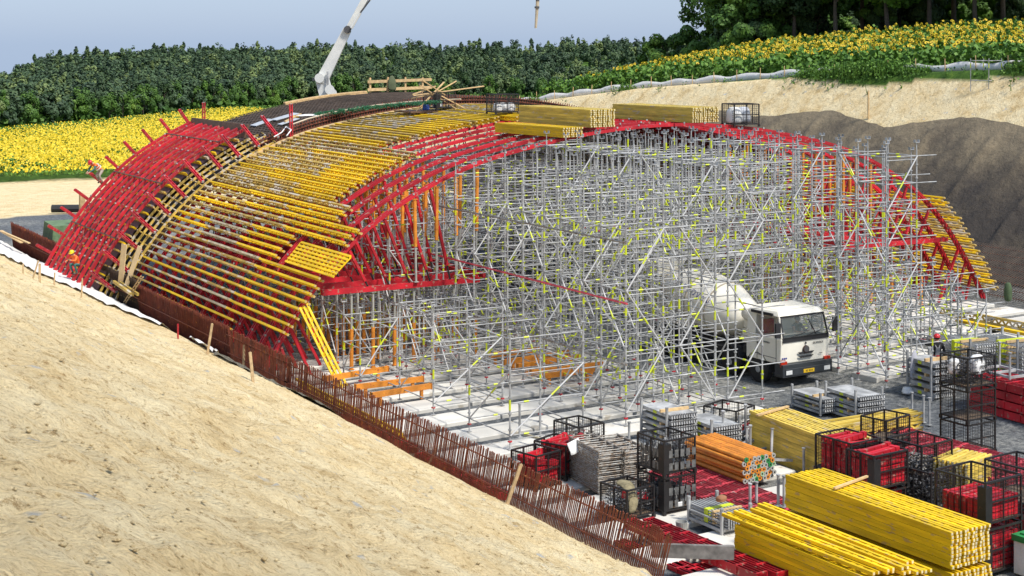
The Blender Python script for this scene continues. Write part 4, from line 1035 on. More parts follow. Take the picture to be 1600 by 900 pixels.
# bucket
u, s = at(1065, 834, Z); mb = MB((u, s, Z)); mb.lathe((u, s, Z), (u, s, Z + .32), [(0, .12), (1, .16), (1, .145), (.1, .11)], 16); tag(mb.build('bucket', mat('bucket_grey', (.38, .38, .35), .6, var=.4), smooth=False), 'grey cement stained bucket on the slab left of the taped bundle', 'bucket')
u, s = at(1214, 893, .1); bag((u, s, .1), .4, 'white plastic bag by the red beams and nearest yellow pile', .45, .35, .4, name='plastic_bag', cat='plastic bag')
u, s = at(1255, 735, .1); bag((u, s, .1), .4, 'white plastic bag behind the biggest yellow pile', .45, .35, .6, name='plastic_bag', cat='plastic bag')
u, s = at(1418, 615, .1); bag((u, s, .1), .9, 'white crumpled sack on gravel left of the tall rack', .5, .4, .25, name='plastic_bag', cat='plastic bag')
cloth('hanging_jacket', 'pale grey jacket hanging on a scaffold post left of the tall rack', at3(1428, 603, .4), [[(-.05, 0, 1.3), (.04, -.03, 1.33), (.1, 0, 1.3)], [(-.16, 0, 1.0), (0, -.1, 1.05), (.17, 0, 1.0)], [(-.2, 0, .6), (.02, -.12, .62), (.2, .02, .6)], [(-.18, 0, .2), (.03, -.08, .3), (.16, 0, .15)]], mat('pale_jacket', (.42, .42, .46), .9), 'jacket')
# wooden beam wall at the right arch foot
A = at3(1468, 480, .9); B = at3(1604, 506, .9); mb = MB(A)
for z in (0, -.28): mb.beam(A + Vector((0, 0, z)), B + Vector((0, 0, z)), .12, .1)
for i in range(26):
    p = A.lerp(B, i / 26); q = A.lerp(B, (i + 1) / 26); mb.beam(p + Vector((0, 0, -.02 if i % 2 else -.25)), q + Vector((0, 0, -.25 if i % 2 else -.02)), .06, .06)
mb.beam(A + Vector((.4, -.8, -.5)), B + Vector((.4, -.8, -.5)), .5, .12, mi=1)
tag(mb.build('edge_girder', [M_yelw, M_yel]), 'long weathered lattice girder beside the right arch foot', 'girder')
u, s = at(1575, 468, 1.2); bag((u, s, 1.1), .3, 'green roll of cloth on the right reinforcement mat', .35, .35, .9, None, mat('green_cloth', (.07, .11, .05), .9), 'green_roll', 'cloth roll')
# ---------------------------------------------------------------- things on the slope and along its foot
M_fleece = mat('white_fleece', (.74, .72, .68), .85, var=.12, scale=1.5, bump=.03, bscale=5)
pts = [(20.75 - .15 * math.sin(s * .3), s) for s in np.arange(64.5, 100, .5)]
tag(ribbon('fleece_strip', pts, lambda f: .7 + 1.5 * min(1, f * 2.2), M_fleece, lift=.06, wob=.05), 'wide white fleece strip along the foot of the near slope', 'fleece')
pts = [(20.5, s) for s in np.arange(58, 61, .4)]
tag(ribbon('fleece_strip', pts, .45, M_fleece, lift=.05, wob=.1), 'narrow crumpled end of white fleece beside the red brown mesh wall', 'fleece')
M_net = mat('wire_netting_grey', (.20, .18, .13), .9, var=.6, scale=12, bump=.04, bscale=25)
pts = [(20.7, s) for s in np.arange(47, 58, .4)]
tag(ribbon('netting_strip', pts, .75, M_net, lift=.04, wob=.06), 'grey wire netting strip between the slope and the thin brown bars', 'netting')
for i, (x, y, hh, lx, ly, red, l) in enumerate(((50, 440, .8, .3, 0, 0, 'leaning left of the outer formwork foot'), (62, 448, .95, 0, 0, 0, 'second from the far left on the fleece'), (84, 452, .8, .05, 0, 0, 'just left of the outer formwork foot'), (127, 466, .9, .05, 0, 0, 'before the worker with the yellow helmet'), (322, 562, 1.35, .15, 0, 0, 'tallest one, before the red brown mesh wall'), (278, 530, .6, 0, 0, 1, 'short red painted one by the fleece end'), (380, 575, 1.05, .03, 0, 0, 'right of the tallest stake'), (396, 598, .95, -.1, 0, 0, 'leaning left before the thin brown bars'), (504, 634, .6, .12, 0, 0, 'short one at the yellow leaning girder foot'), (790, 788, 1.0, .35, 0, 0, 'pale and leaning right among the rusty bars'), (712, 727, .65, .5, 0, 0, 'lying far over at the slope edge'), (36, 432, .5, .0, 0, 0, 'shortest at the far left'))):
    z = 1.3
    for _ in range(12): u, s = at(x, y, z); z = float(hgt(u, s)); u = min(u, 20.9)
    mb = MB((u, s, z)); mb.beam((u, s, z - .1), (u + lx * hh, s - lx * .5 * hh, z + hh), .09 if hh > .9 else .06, .045, (0, 1, 0)); mb.tube((u + lx * hh, s - lx * .5 * hh, z + hh), (u + lx * hh * 1.02, s - lx * .51 * hh, z + hh + .02), .03, 4, r2=.012)
    tag(mb.build('wooden_stake', M_red if red else mat('pale_stake', (.56, .40, .22), .85, var=.35, scale=7)), 'wooden stake, ' + l, 'stake')
# ladder, split boards at the dark mesh wall
A = at3(195, 473, .9); B = at3(222, 432, 2.5); r = thing('ladder', 'small pale ladder leaning on the dark brown mesh wall', 'ladder', A)
mb = MB(A)
for d in (-.16, .16): mb.beam(A + Vector((0, d, 0)), B + Vector((0, d, 0)), .05, .03)
mb.build('rail', M_wood, r); mb = MB(A)
for i in range(7): p = A.lerp(B, (i + .5) / 7); mb.beam(p + Vector((0, -.16, 0)), p + Vector((0, .16, 0)), .03, .03)
mb.build('rungs', M_wood, r)
for i, (x0, y0, x1, y1, l) in enumerate(((216, 466, 216, 432, 'left'), (226, 468, 234, 424, 'right'))):
    A = at3(x0, y0, 2.0); A = Vector((20.6, 72.6 - i * .9, 1.6)); B = A + Vector((.15 - .4 * i * -1, -.1 - .3 * i, 1.9)); mb = MB(A); mb.beam(A, B, .42 - .1 * i, .03, (1, .3, 0)); tag(mb.build('pale_board', mat('fresh_board', (.72, .55, .32), .8, var=.15)), 'pale splintered board standing at the mesh wall, the %s one' % l, 'board')
A = Vector((20.3, 69.6, 1.55)); mb = MB(A); mb.beam(A, A + Vector((.1, 3.4, .15)), .12, .12); mb.beam(A + Vector((.25, 0, 0)), A + Vector((.3, 3.0, .15)), .1, .12); tag(mb.build('lying_timber', M_yelw), 'yellow timbers lying behind the white fleece below the ladder', 'timber')
A = Vector((19.9, 90, 1.7)); mb = MB(A); mb.beam(A, A + Vector((0, 5.5, .1)), .2, .06); mb.beam(A + Vector((.2, -1, .06)), A + Vector((-.1, 4.5, .15)), .14, .05); tag(mb.build('lying_timber', M_wood), 'pale boards lying on the fleece at the far left', 'timber')
# green covered box and scaffolding beyond the outer formwork
u, s = 22.9, 92.0; mb = MB((u, s, 0)); mb.hexa([(u - 1.2, s - 1.2, 0), (u + 1.4, s - 1.2, 0), (u + 1.4, s + 1.4, 0), (u - 1.2, s + 1.4, 0), (u - 1.0, s - 1.0, 2.4), (u + 1.2, s - 1.0, 2.4), (u + 1.2, s + 1.2, 2.5), (u - 1.0, s + 1.2, 2.5)]); tag(mb.build('tarp_box', mat('green_tarp', (.14, .22, .11), .8, var=.3, bump=.05, bscale=3)), 'crate covered with green tarp beyond the outer formwork', 'covered crate')
for i in range(5): get_tower(2.9 if i % 2 else 2.4).put((29.5 + i * 1.9, 104 + i * 1.4, 0), R(10), 'small scaffold tower on the gravel beyond the arch', 'scaffold towers on the gravel beyond the arch')
mb = MB((30, 118, 0)); mb.tube((29, 121, .3), (34.5, 118.5, .3), .3, 8); tag(mb.build('black_pipe', M_dark), 'black pipe lying at the edge of the far gravel', 'pipe')
mb = MB((23.4, 90.5, 2.5)); mb.box(23.3, 90.4, 2.5, 23.6, 90.7, 4.2); tag(mb.build('wooden_post', M_wood), 'short brown wooden post standing on the green tarp crate', 'post')
# ---------------------------------------------------------------- on the arch crown
def top(px, py, off=.8):
    """point on the rear crown surface under a photo pixel"""
    d = (px - 800) / 2425; v = Vector((.8660254 * d + .5, -.5 * d + .8660254, -(py - 70) / 2425)); t = 40
    while t < 140:
        p = Vector((0, 0, H)) + v * t
        if 21 < p.x < 58 and p.z <= zarch(p.x) + off: return p
        t += .05
    return Vector((38, 80, 10))
# plank pile on the far edge
A = Vector((33.2, 83.5, zarch(33.2) + .75)); B = Vector((38.2, 83.2, zarch(38.2) + .8)); r = None
for k in range(3):
    mb = MB(A); 
    for i in range(7): 
        p = A.lerp(B, i / 7); q = A.lerp(B, (i + 1) / 7); z = lambda v: zarch(v.x) + .72 + k * .09
        mb.beam((p.x, p.y + k * .06, z(p)), (q.x, q.y + k * .06, z(q)), .35, .075)
    tag(mb.build('plank', M_wood), ['pale plank at the bottom of the pile on the far crown edge', 'pale plank in the middle of the pile on the far crown edge', 'topmost pale plank of the pile on the far crown edge'][k], 'plank')
# timber barrier
b0 = Vector((38.4, 83.2, 0)); r = thing('timber_barrier', 'pale timber guard rail standing on the far side of the crown', 'guard rail', (38.4, 83.2, zarch(38.4) + .8)); ro = Vector((38.4, 83.2, zarch(38.4) + .8))
for i in range(4):
    u = 38.4 + i * 1.15; z = zarch(u) + .75; mb = MB(ro); mb.box(u - .05, 83.15, z, u + .05, 83.25, z + .95); mb.build('post', M_wood, r)
for h_ in (.25, .72):
    mb = MB(ro); mb.beam((38.2, 83.1, zarch(38.2) + .75 + h_), (42.4, 83.1, zarch(42.4) + .9 + h_), .05, .17); mb.build('rail', M_wood, r)
cloth('hanging_coat', 'green coat hanging on the timber guard rail', (39.7, 83.0, zarch(39.7) + .8), [[(-.15, 0, .95), (.0, -.06, 1.0), (.15, 0, .95)], [(-.25, -.05, .6), (0, -.2, .6), (.28, -.05, .6)], [(-.28, -.05, .1), (0, -.22, .1), (.3, -.05, .1)]], mat('olive_cloth', (.10, .12, .06), .9), 'coat')
# sheets and sticks on the rebar
for i, (x, y, dx, dy) in enumerate(((400, 197, 1.0, .9), (432, 188, 1.3, .9), (440, 195, 1.0, .6))):
    p = top(x, y, .9); u2 = p.x + dx; mb = MB(p); zf = lambda u: zarch(u) + .88
    mb.hexa([(p.x, p.y, zf(p.x)), (u2, p.y, zf(u2)), (u2, p.y + dy, zf(u2)), (p.x, p.y + dy, zf(p.x)), (p.x, p.y, zf(p.x) + .03), (u2, p.y, zf(u2) + .03), (u2, p.y + dy, zf(u2) + .03), (p.x, p.y + dy, zf(p.x) + .03)])
    tag(mb.build('light_panel', mat('light_panel', (.52, .54, .56), .5)), 'light grey panel on the brown crown mat, %s' % ('leftmost of three', 'largest of three', 'rightmost of three')[i], 'panel')
A = top(445, 190, .95); B = top(470, 178, .95); mb = MB(A); mb.beam(A, B, .1, .06); tag(mb.build('white_lath', M_wood), 'pale lath lying on the brown crown mat', 'lath')
# hose across the crown, green net
def path_tube(name, P, rad, m, label, cat, n=6):
    mb = MB(P[0])
    for a, b in zip(P[:-1], P[1:]): mb.tube(a, b, rad, n)
    return tag(mb.build(name, m), label, cat)
P = [top(x, y, .95) for x, y in ((455, 195), (480, 186), (510, 178), (545, 171), (590, 164), (640, 159), (690, 156), (720, 155))]
path_tube('hose', P, .045, mat('pale_hose', (.6, .5, .36), .7), 'pale hose running over the crown beside the green net', 'hose')
P = [top(x, y, .9) for x, y in ((428, 214), (440, 207), (447, 198), (455, 203), (448, 212))]
path_tube('rope', P, .03, M_white, 'white rope loop at the upper corner of the stop end', 'rope')
mb = MB(); rows_ = []
for k in range(26):
    x = 500 + k * 7.2; y = np.interp(x, [500, 560, 620, 690], [178, 170, 164, 159]); p = top(x, y, .98)
    for j in range(26): d = Vector((random.uniform(-.3, .3), random.uniform(-.35, .35), random.uniform(-.06, .08))); mb.beam(p + d, p + d + Vector((random.uniform(-.3, .3), random.uniform(-.25, .25), random.uniform(-.08, .08))), .03, .02)
tag(mb.build('green_net', mat('green_net', (.03, .16, .07), .8)), 'crumpled green net along the near crown edge', 'net', kind='stuff')
p = top(457, 183, .95); mb = MB(p); mb.tube(p, p + Vector((.35, .1, .03)), .07, 8); tag(mb.build('yellow_can', M_yel), 'small yellow tool lying on the crown', 'tool')
cloth('white_sack', 'white empty sack lying on the crown edge by the hose', top(480, 183, .95), [[(-.7, .2, .05), (0, .3, .12), (.8, .25, .1)], [(-.6, 0, .1), (0, 0, .2), (.7, .0, .12)], [(-.5, -.2, .04), (0, -.25, .1), (.6, -.2, .04)]], M_white, 'sack')
# platform cage with white bags and heap of boards
c1 = top(775, 186, .3); c1.z = zarch(c1.x) + .5
cage(tuple(c1), 1.2, 1.0, .95, R(-3), 'black cage of white bags on the yellow girders of the crown')
for i in range(3): bag((c1.x + .25 + .35 * i, c1.y + .3 + .1 * (i % 2), c1.z + .13), i, ['white bag at the left in the crown cage', 'white bag in the middle of the crown cage', 'white bag at the right in the crown cage'][i], .42, .5, .42)
c2 = Vector((36.0, 70.0, zarch(36.) + .5)); cage(tuple(c2), 1.2, 1.1, .9, R(10), 'black cage beside the loose boards on the crown', plate=True)
bag((c2.x + .2, c2.y + .3, c2.z + .13), 1, 'grey white bag in the cage beside the loose boards', .4, .5, .4)
bag((c2.x - .5, c2.y + .2, c2.z + .0), 1, 'blue bundle left of the cage beside the loose boards', .45, .35, .35, None, mat('blue_cloth', (.04, .1, .4), .8), 'blue_bundle', 'bundle')
mb = MB(c2); mb.box(c2.x - 1.6, c2.y - .3, c2.z - .1, c2.x + 2.3, c2.y + 1.6, c2.z - .03); tag(mb.build('deck_board', M_ply), 'dark plywood sheet under the cage and boards on the crown', 'plywood sheet')
for i, (a, b, l) in enumerate((((-1.6, .2, -.3), (1.0, .9, 1.75), 'steeply leaning'), ((-1.4, .6, 1.0), (.4, .9, 1.5), 'upper left short'), ((-1.5, .5, .75), (.2, 1.0, 1.0), 'lower left short'), ((-.8, .4, 1.9), (.9, .4, .9), 'crossed thick'), ((-.9, .6, 1.6), (1.6, .2, .0), 'long crossing'), ((-1.5, .3, .95), (3.4, 1.2, 1.15), 'long level'), ((.6, .8, 1.2), (2.0, 1.1, 1.8), 'thin tilted'), ((.3, -.1, .9), (2.0, -.2, .05), 'right slanting'))):
    A = c2 + Vector(a) * .8; B = c2 + Vector(b) * (.8 if i != 5 else 1); mb = MB(A); mb.beam(A, B, .08 if i != 6 else .04, .05); tag(mb.build('loose_board', M_wood), '%s board of the jumble on the crown cage' % l, 'board')
# cage with crumpled sheeting on the right of the crown
zc = zarch(43.4) + .25
cage((42.9, 54.6, zc - .1), 1.25, 1.1, 1.0, R(-8), 'black cage of white sheeting on the red ribs at the right')
for i in range(2): bag((43.2 + .5 * i, 55.0, zc + .03), i, ['crumpled white sheeting at the left in the right crown cage', 'crumpled grey sheeting at the right in the right crown cage'][i], .65, .7, .75, None, M_white if i == 0 else mat('grey_sheeting', (.5, .52, .56), .6, bump=.05, bscale=6))
# ---------------------------------------------------------------- concrete pump boom
def wp(px, py, D): X = (px - 800) / 2425 * D; return Vector((.8660254 * X + .5 * D, -.5 * X + .8660254 * D, H - (py - 70) / 2425 * D))
pr = thing('concrete_pump_boom', 'white boom of a concrete pump rising behind the arch crown', 'pump boom', wp(512, 400, 97)); po = pr.location.copy()
M_boom = mat('boom_white', (.72, .72, .68), .4, var=.12, scale=2)
def bseg(a, b, w0, w1, name, m=None):
    a = Vector(a); b = Vector(b); mb = MB(po); d = (b - a).normalized(); x = Vector((.5, .866, 0)); y = d.cross(x).normalized()
    mb.hexa([a - x * .25 - y * w0, a + x * .25 - y * w0, a + x * .25 + y * w0, a - x * .25 + y * w0, b - x * .2 - y * w1, b + x * .2 - y * w1, b + x * .2 + y * w1, b - x * .2 + y * w1]); return mb.build(name, m or M_boom, pr)
bseg(wp(512, 400, 97), wp(508, 148, 97), .5, .38, 'pedestal')
bseg(wp(506, 152, 97), wp(502, 124, 97), .22, .36, 'turret_link'); bseg(wp(518, 150, 97), wp(506, 122, 97), .12, .3, 'turret_link')
mb = MB(po); 
for (x, y) in ((515, 140), (519, 146), (499, 122)): mb.lathe(wp(x, y, 96.5), wp(x, y, 97.5), [(0, .3), (1, .3)], 12)
mb.build('hinge', M_boom, pr)
bseg(wp(502, 128, 97), wp(543, 46, 97), .38, .25, 'main_arm')
mb = MB(po); mb.tube(wp(513, 146, 96.6), wp(512, 112, 96.6), .07, 8); mb.build('cylinder', M_galv, pr)
mb = MB(po); mb.lathe(wp(543, 46, 96.6), wp(543, 46, 97.5), [(0, .24), (1, .24)], 10); mb.box(*(wp(494, 124, 97) + Vector((-.2, -.2, -.1))), *(wp(494, 124, 97) + Vector((.15, .15, .1)))); mb.build('joint', M_grey, pr)
bseg(wp(541, 48, 97), wp(600, -60, 97), .10, .1, 'upper_arm'); bseg(wp(546, 46, 97), wp(606, -58, 97), .09, .08, 'folded_arm')
mb = MB(po); mb.tube(wp(549, 44, 96.5), wp(563, 20, 96.5), .1, 6); mb.tube(wp(563, 20, 96.5), wp(578, 0, 96.5), .06, 6, 1); mb.tube(wp(578, 0, 96.5), wp(640, -90, 96.5), .08, 6); mb.build('delivery_pipe', [M_boom, M_grey], pr)
mb = MB(po); mb.tube(wp(600, -60, 97), wp(700, -420, 94), .2, 6); mb.tube(wp(700, -420, 94), wp(839, -200, 74), .15, 6); mb.build('outer_arm', M_boom, pr)
mb = MB(po); mb.tube(wp(839, -200, 74), wp(840, 2, 74), .09, 8); mb.tube(wp(840, 2, 74), wp(837, 44, 74), .085, 8, 1, .06); mb.tube(wp(839, 10, 74), wp(839, 13, 74), .12, 8); mb.build('end_hose', [M_grey, mat('pale_hose_end', (.5, .42, .3), .7)], pr)

# ---------------------------------------------------------------- concrete mixer truck (front faces -s)
T = thing('concrete_mixer_truck', 'cream concrete mixer truck parked in the passage between the scaffolds', 'mixer truck', (37.8, 45.3, 0), R(2))
T.scale = (1, 1, .95)
def tb(mb, name, m, sm=False, par=None): return mb.build(name, m, par or T, sm)
W = 2.45
mb = MB()  # chassis rails, mudguards
mb.box(.75, 1.0, .75, 1.0, 9.2, 1.05); mb.box(1.45, 1.0, .75, 1.7, 9.2, 1.05); mb.box(.15, 3.2, .5, .7, 4.6, 1.05); mb.box(1.8, 3.2, .5, 2.3, 4.6, 1.05)
mb.box(.1, 2.05, 1.05, 2.35, 2.3, 1.35); tb(mb, 'chassis', M_dark)
mb = MB()  # cab lower
def cabsec(y, z0, z1, x0, x1): return [(x0, y, z0), (x1, y, z0), (x1, y, z1), (x0, y, z1)]
mb.hexa([(.0, 2.0, .95), (W, 2.0, .95), (W, .06, .95), (0, .06, .95), (0, 2.0, 1.95), (W, 2.0, 1.95), (W, 0, 1.95), (0, 0, 1.95)][0:8])
# pillars and roof
mb.hexa([(0.02, 2.0, 1.95), (W - .02, 2.0, 1.95), (W - .02, 1.5, 1.95), (.02, 1.5, 1.95), (.08, 2.0, 2.86), (W - .08, 2.0, 2.86), (W - .08, 1.5, 2.86), (.08, 1.5, 2.86)])
for x in (.02, W - .1):
    mb.hexa([(x, .08, 1.95), (x + .08, .08, 1.95), (x + .08, .0, 1.95), (x, .0, 1.95), (x + (.06 if x < 1 else -.06), .3, 2.8), (x + (.14 if x < 1 else .02), .3, 2.8), (x + (.14 if x < 1 else .02), .2, 2.8), (x + (.06 if x < 1 else -.06), .2, 2.8)])
mb.hexa([(.06, 2.0, 2.78), (W - .06, 2.0, 2.78), (W - .06, .2, 2.78), (.06, .2, 2.78), (.12, 1.95, 2.95), (W - .12, 1.95, 2.95), (W - .18, .38, 3.0), (.18, .38, 3.0)])
mb.hexa([(.2, 1.9, 2.95), (W - .2, 1.9, 2.95), (W - .3, .5, 3.0), (.3, .5, 3.0), (.35, 1.8, 3.06), (W - .35, 1.8, 3.06), (W - .5, .7, 3.07), (.5, .7, 3.07)])
cab = tb(mb, 'cab', M_cream); bv = cab.modifiers.new('b', 'BEVEL'); bv.width = .05; bv.segments = 2; bv.limit_method = 'ANGLE'
gl = bpy.data.materials.new('cab_glass'); gl.use_nodes = True; gb = gl.node_tree.nodes['Principled BSDF']; gb.inputs['Base Color'].default_value = (.12, .14, .13, 1); gb.inputs['Roughness'].default_value = .05; gb.inputs['Alpha'].default_value = .45; gb.inputs['Specular IOR Level'].default_value = .8
mb = MB(); mb.add([(.13, .01, 1.97), (W - .13, .01, 1.97), (W - .17, .22, 2.76), (.17, .22, 2.76)], [(0, 1, 2, 3)]); tb(mb, 'windscreen', gl)
mb = MB(); mb.add([(.0, 1.45, 2.0), (.0, .25, 2.0), (.07, .4, 2.72), (.07, 1.45, 2.72)], [(0, 1, 2, 3)]); sw = tb(mb, 'side_window', gl)
mb = MB(); mb.add([(W, 1.45, 2.0), (W, .25, 2.0), (W - .07, .4, 2.72), (W - .07, 1.45, 2.72)], [(0, 1, 2, 3)]); tb(mb, 'side_window', gl)
mb = MB(); mb.box(.06, -.02, 1.8, W - .06, .02, 1.97); mb.box(.12, -.02, 1.93, W - .12, .0, 2.0)
for (a, b, c, d) in ((.1, 1.97, .14, 2.78), (W - .1, 1.97, W - .14, 2.78)): mb.beam((a, 0, b), (c, .21, d), .06, .03)
mb.beam((.12, .2, 2.78), (W - .12, .2, 2.78), .04, .06); tb(mb, 'window_seal', M_dark)
for a, b in (((.5, -.01, 2.0), (1.25, .05, 2.12)), ((1.3, -.01, 2.0), (2.0, .05, 2.12)), ((1.75, -.01, 2.0), (1.5, .16, 2.6))): mb = MB(); mb.tube(a, b, .018, 5); tb(mb, 'wiper', M_dark)
mb = MB(); mb.box(-.01, .3, 1.15, .0, 1.35, 1.17); mb.box(-.012, 1.35, 1.0, 0, 1.37, 1.95); mb.box(-.012, .27, 1.0, 0, .29, 1.95); d = tb(mb, 'door_gap', M_grey)
mb = MB(); mb.box(-.05, 1.18, 1.6, -.012, 1.32, 1.66); tb(mb, 'door_handle', M_dark)
# grille, emblem, bumper
mb = MB(); mb.hexa([(.92, -.03, 1.28), (1.53, -.03, 1.28), (1.53, 0, 1.28), (.92, 0, 1.28), (.82, -.03, 1.36), (1.63, -.03, 1.36), (1.63, 0.0, 1.36), (.82, 0, 1.36)]); mb.hexa([(.95, -.03, 1.14), (1.5, -.03, 1.14), (1.5, 0, 1.14), (.95, 0, 1.14), (.85, -.03, 1.21), (1.6, -.03, 1.21), (1.6, 0.0, 1.21), (.85, 0, 1.21)]); tb(mb, 'grille', M_dark)
mb = MB(); mb.lathe((1.225, -.05, 1.46), (1.225, 0, 1.46), [(0, .14), (1, .15)], 20); mb.lathe((1.225, -.055, 1.46), (1.225, -.05, 1.46), [(0, .1), (1, .12)], 20, 1); tb(mb, 'emblem', [mat('emblem_brown', (.06, .03, .025), .4), M_grey])
mb = MB(); mb.lathe((1.225, -.02, 1.7), (1.225, 0, 1.7), [(0, .04), (1, .045)], 10); tb(mb, 'badge', M_dark)
text_mesh('SKANSKA', .12, 'lettering', M_grey, T, (1.85, -.004, 1.66), (R(90), 0, 0))
text_mesh('SKANSKA', .1, 'lettering', M_grey, T, (-.014, .85, 1.72), (R(90), 0, R(-90)))
text_mesh('TERRA', .06, 'lettering', M_grey, T, (1.98, -.004, 1.22), (R(90), 0, 0))
mb = MB()
for i in range(3): mb.lathe((.06 + .0, -.015, 1.18), (.06, -.0, 1.18), [(0, .04), (1, .04)], 6) if i == 0 else mb.lathe((.06 + .09 * i, -.015, 1.18), (.06 + .09 * i, 0, 1.18), [(0, .04), (1, .04)], 6)
tb(mb, 'blue_dots', M_blue)
mb = MB(); mb.box(-.02, -.12, .45, W + .02, .35, .95); mb.box(.1, -.14, .5, W - .1, -.12, .78); b_ = tb(mb, 'bumper', mat('bumper_grey', (.035, .04, .045), .5)); bv = b_.modifiers.new('b', 'BEVEL'); bv.width = .03
for x in (.12, W - .42):
    mb = MB(); mb.box(x, -.15, .56, x + .3, -.13, .72); tb(mb, 'headlight', mat('lamp_glass', (.75, .76, .74), .15))
for x in (-.02, W - .28):
    mb = MB(); mb.box(x, -.02, .86, x + .3, .05, 1.06); tb(mb, 'indicator', mat('red_lamp', (.5, .03, .01), .3))
mb = MB(); mb.box(.98, -.16, .56, 1.52, -.142, .70); pl = tb(mb, 'number_plate', mat('plate_yellow', (.8, .5, .02), .5)); text_mesh('BZ 4210', .1, 'plate_lettering', M_txt, pl, (1.25, -.163, .63), (R(90), 0, 0))
for sx in (-1, 1):
    x = 0 if sx < 0 else W; mb = MB(); mb.tube((x, .15, 2.6), (x + sx * .22, -.05, 2.6), .02, 6); mb.tube((x, .15, 2.1), (x + sx * .22, -.05, 2.1), .02, 6); mb.box(x + sx * .22 - .12, -.1, 2.05, x + sx * .22 + .12, -.02, 2.62); tb(mb, 'mirror', M_dark)
mb = MB(); mb.box(-.02, .5, 2.8, .06, 1.7, 2.9); tb(mb, 'air_deflector', M_dark)
# interior: seat, wheel
mb = MB(); mb.box(.3, .9, 1.5, .85, 1.4, 1.75); mb.box(.35, 1.3, 1.7, .8, 1.45, 2.5); tb(mb, 'passenger_seat', mat('red_seat', (.5, .02, .03), .7))
mb = MB(); mb.box(.1, .2, 1.7, W - .1, .6, 1.95); tb(mb, 'dashboard', M_grey)
mb = MB()
for k in range(12):
    a, b = 2 * math.pi * k / 12, 2 * math.pi * (k + 1) / 12; c = Vector((1.75, .7, 2.08)); f = lambda t: c + Vector((math.cos(t) * .22, math.sin(t) * .15, -math.sin(t) * .14)); mb.tube(f(a), f(b), .018, 5)
tb(mb, 'steering_wheel', M_dark)
def wheel(y, x, dual=False):
    w_ = thing('wheel', None, None, (0, 0, 0)); w_.parent = T; w_['kind'] = 'thing'; del w_['kind']
    mb = MB(); mb.lathe((x, y, .54), (x + .3, y, .54), [(0, .46), (.12, .54), (.88, .54), (1, .46), (1, .3), (.5, .28)], 24); mb.build('tyre', M_dark, w_)
    mb = MB(); xo = x - .01 if x < 1 else x + .31; xi = x + .12 if x < 1 else x + .18; mb.lathe((xo, y, .54), (xi, y, .54), [(0, .1), (.1, .14), (.6, .22), (.8, .3)], 16); mb.build('rim', M_galv, w_)
for y in (1.35, 3.0, 6.1, 7.45):
    for x in (.02, W - .32): wheel(y, x)
mb = MB()
for x in (0, W - .36):
    for y in (1.35, 3.0, 6.1, 7.45):
        for k in range(6):
            a, b = math.pi * k / 6, math.pi * (k + 1) / 6; mb.hexa([(x, y + math.cos(a) * .66, .54 + math.sin(a) * .66), (x + .36, y + math.cos(a) * .66, .54 + math.sin(a) * .66), (x + .36, y + math.cos(b) * .66, .54 + math.sin(b) * .66), (x, y + math.cos(b) * .66, .54 + math.sin(b) * .66), (x, y + math.cos(a) * .7, .54 + math.sin(a) * .7), (x + .36, y + math.cos(a) * .7, .54 + math.sin(a) * .7), (x + .36, y + math.cos(b) * .7, .54 + math.sin(b) * .7), (x, y + math.cos(b) * .7, .54 + math.sin(b) * .7)])
tb(mb, 'mudguards', M_dark)
# drum, tank, chute
A = Vector((1.225, 3.0, 2.05)); B = Vector((1.225, 8.5, 3.05))
mb = MB(); mb.lathe(A, B, [(0, .3), (.02, .62), (.1, .8), (.3, 1.16), (.52, 1.22), (.7, 1.1), (.98, .5), (1, .4)], 32); dr = tb(mb, 'drum', M_cream, True)
mb = MB(); ax = (B - A)
for q, rr_ in ((.3, 1.175), (.52, 1.235), (.9, .73)): mb.lathe(A + ax * (q - .006), A + ax * (q + .006), [(0, rr_), (1, rr_)], 32)
mb.build('drum_band', mat('drum_band', (.5, .44, .34), .5), dr)
for i, ch in enumerate('ZAPPOVAN'):
    th_ = R(146 - i * 7); qn = .44 + (i - 4) * -.022
    t = text_mesh(ch, .36, 'drum_lettering', M_blue, dr, (0, 0, 0), (0, 0, 0), .2)
    rad = 1.225; dirv = Vector((-math.cos(R(32 - i * 1.5)), 0, math.sin(R(32 - i * 1.5)))); tilt_ = ax.normalized()
    pos = A + ax * (.66 - i * .055) + dirv * 1.235
    zx = -tilt_; zz_ = dirv; zy = zz_.cross(zx); t.matrix_basis = Matrix.Translation(pos) @ Matrix((zx, zy, zz_)).transposed().to_4x4()
mb = MB(); mb.box(.45, 2.25, 1.35, 2.0, 2.75, 1.9); mb.box(.7, 2.4, 1.9, 1.75, 2.95, 2.3); tb(mb, 'drum_support', M_cream)
mb = MB(); mb.lathe((.35, 2.5, 2.55), (2.1, 2.5, 2.55), [(0, .2), (.05, .28), (.95, .28), (1, .2)], 16); tb(mb, 'water_tank', M_cream, True)
mb = MB(); mb.beam((.5, 7.9, 1.05), (.6, 8.3, 2.7), .12, .12); mb.beam((1.95, 7.9, 1.05), (1.85, 8.3, 2.7), .12, .12); mb.beam((.5, 8.2, 2.4), (1.95, 8.2, 2.4), .1, .1); mb.hexa([(.6, 8.4, 3.3), (1.85, 8.4, 3.3), (1.85, 9.3, 3.5), (.6, 9.3, 3.5), (.5, 8.3, 3.9), (1.95, 8.3, 3.9), (1.95, 9.5, 3.9), (.5, 9.5, 3.9)]); mb.hexa([(.9, 8.9, 2.9), (1.55, 8.9, 2.9), (1.55, 9.3, 1.6), (.9, 9.3, 1.6), (.9, 9.2, 3.0), (1.55, 9.2, 3.0), (1.55, 9.6, 1.7), (.9, 9.6, 1.7)]); tb(mb, 'chute', M_cream)

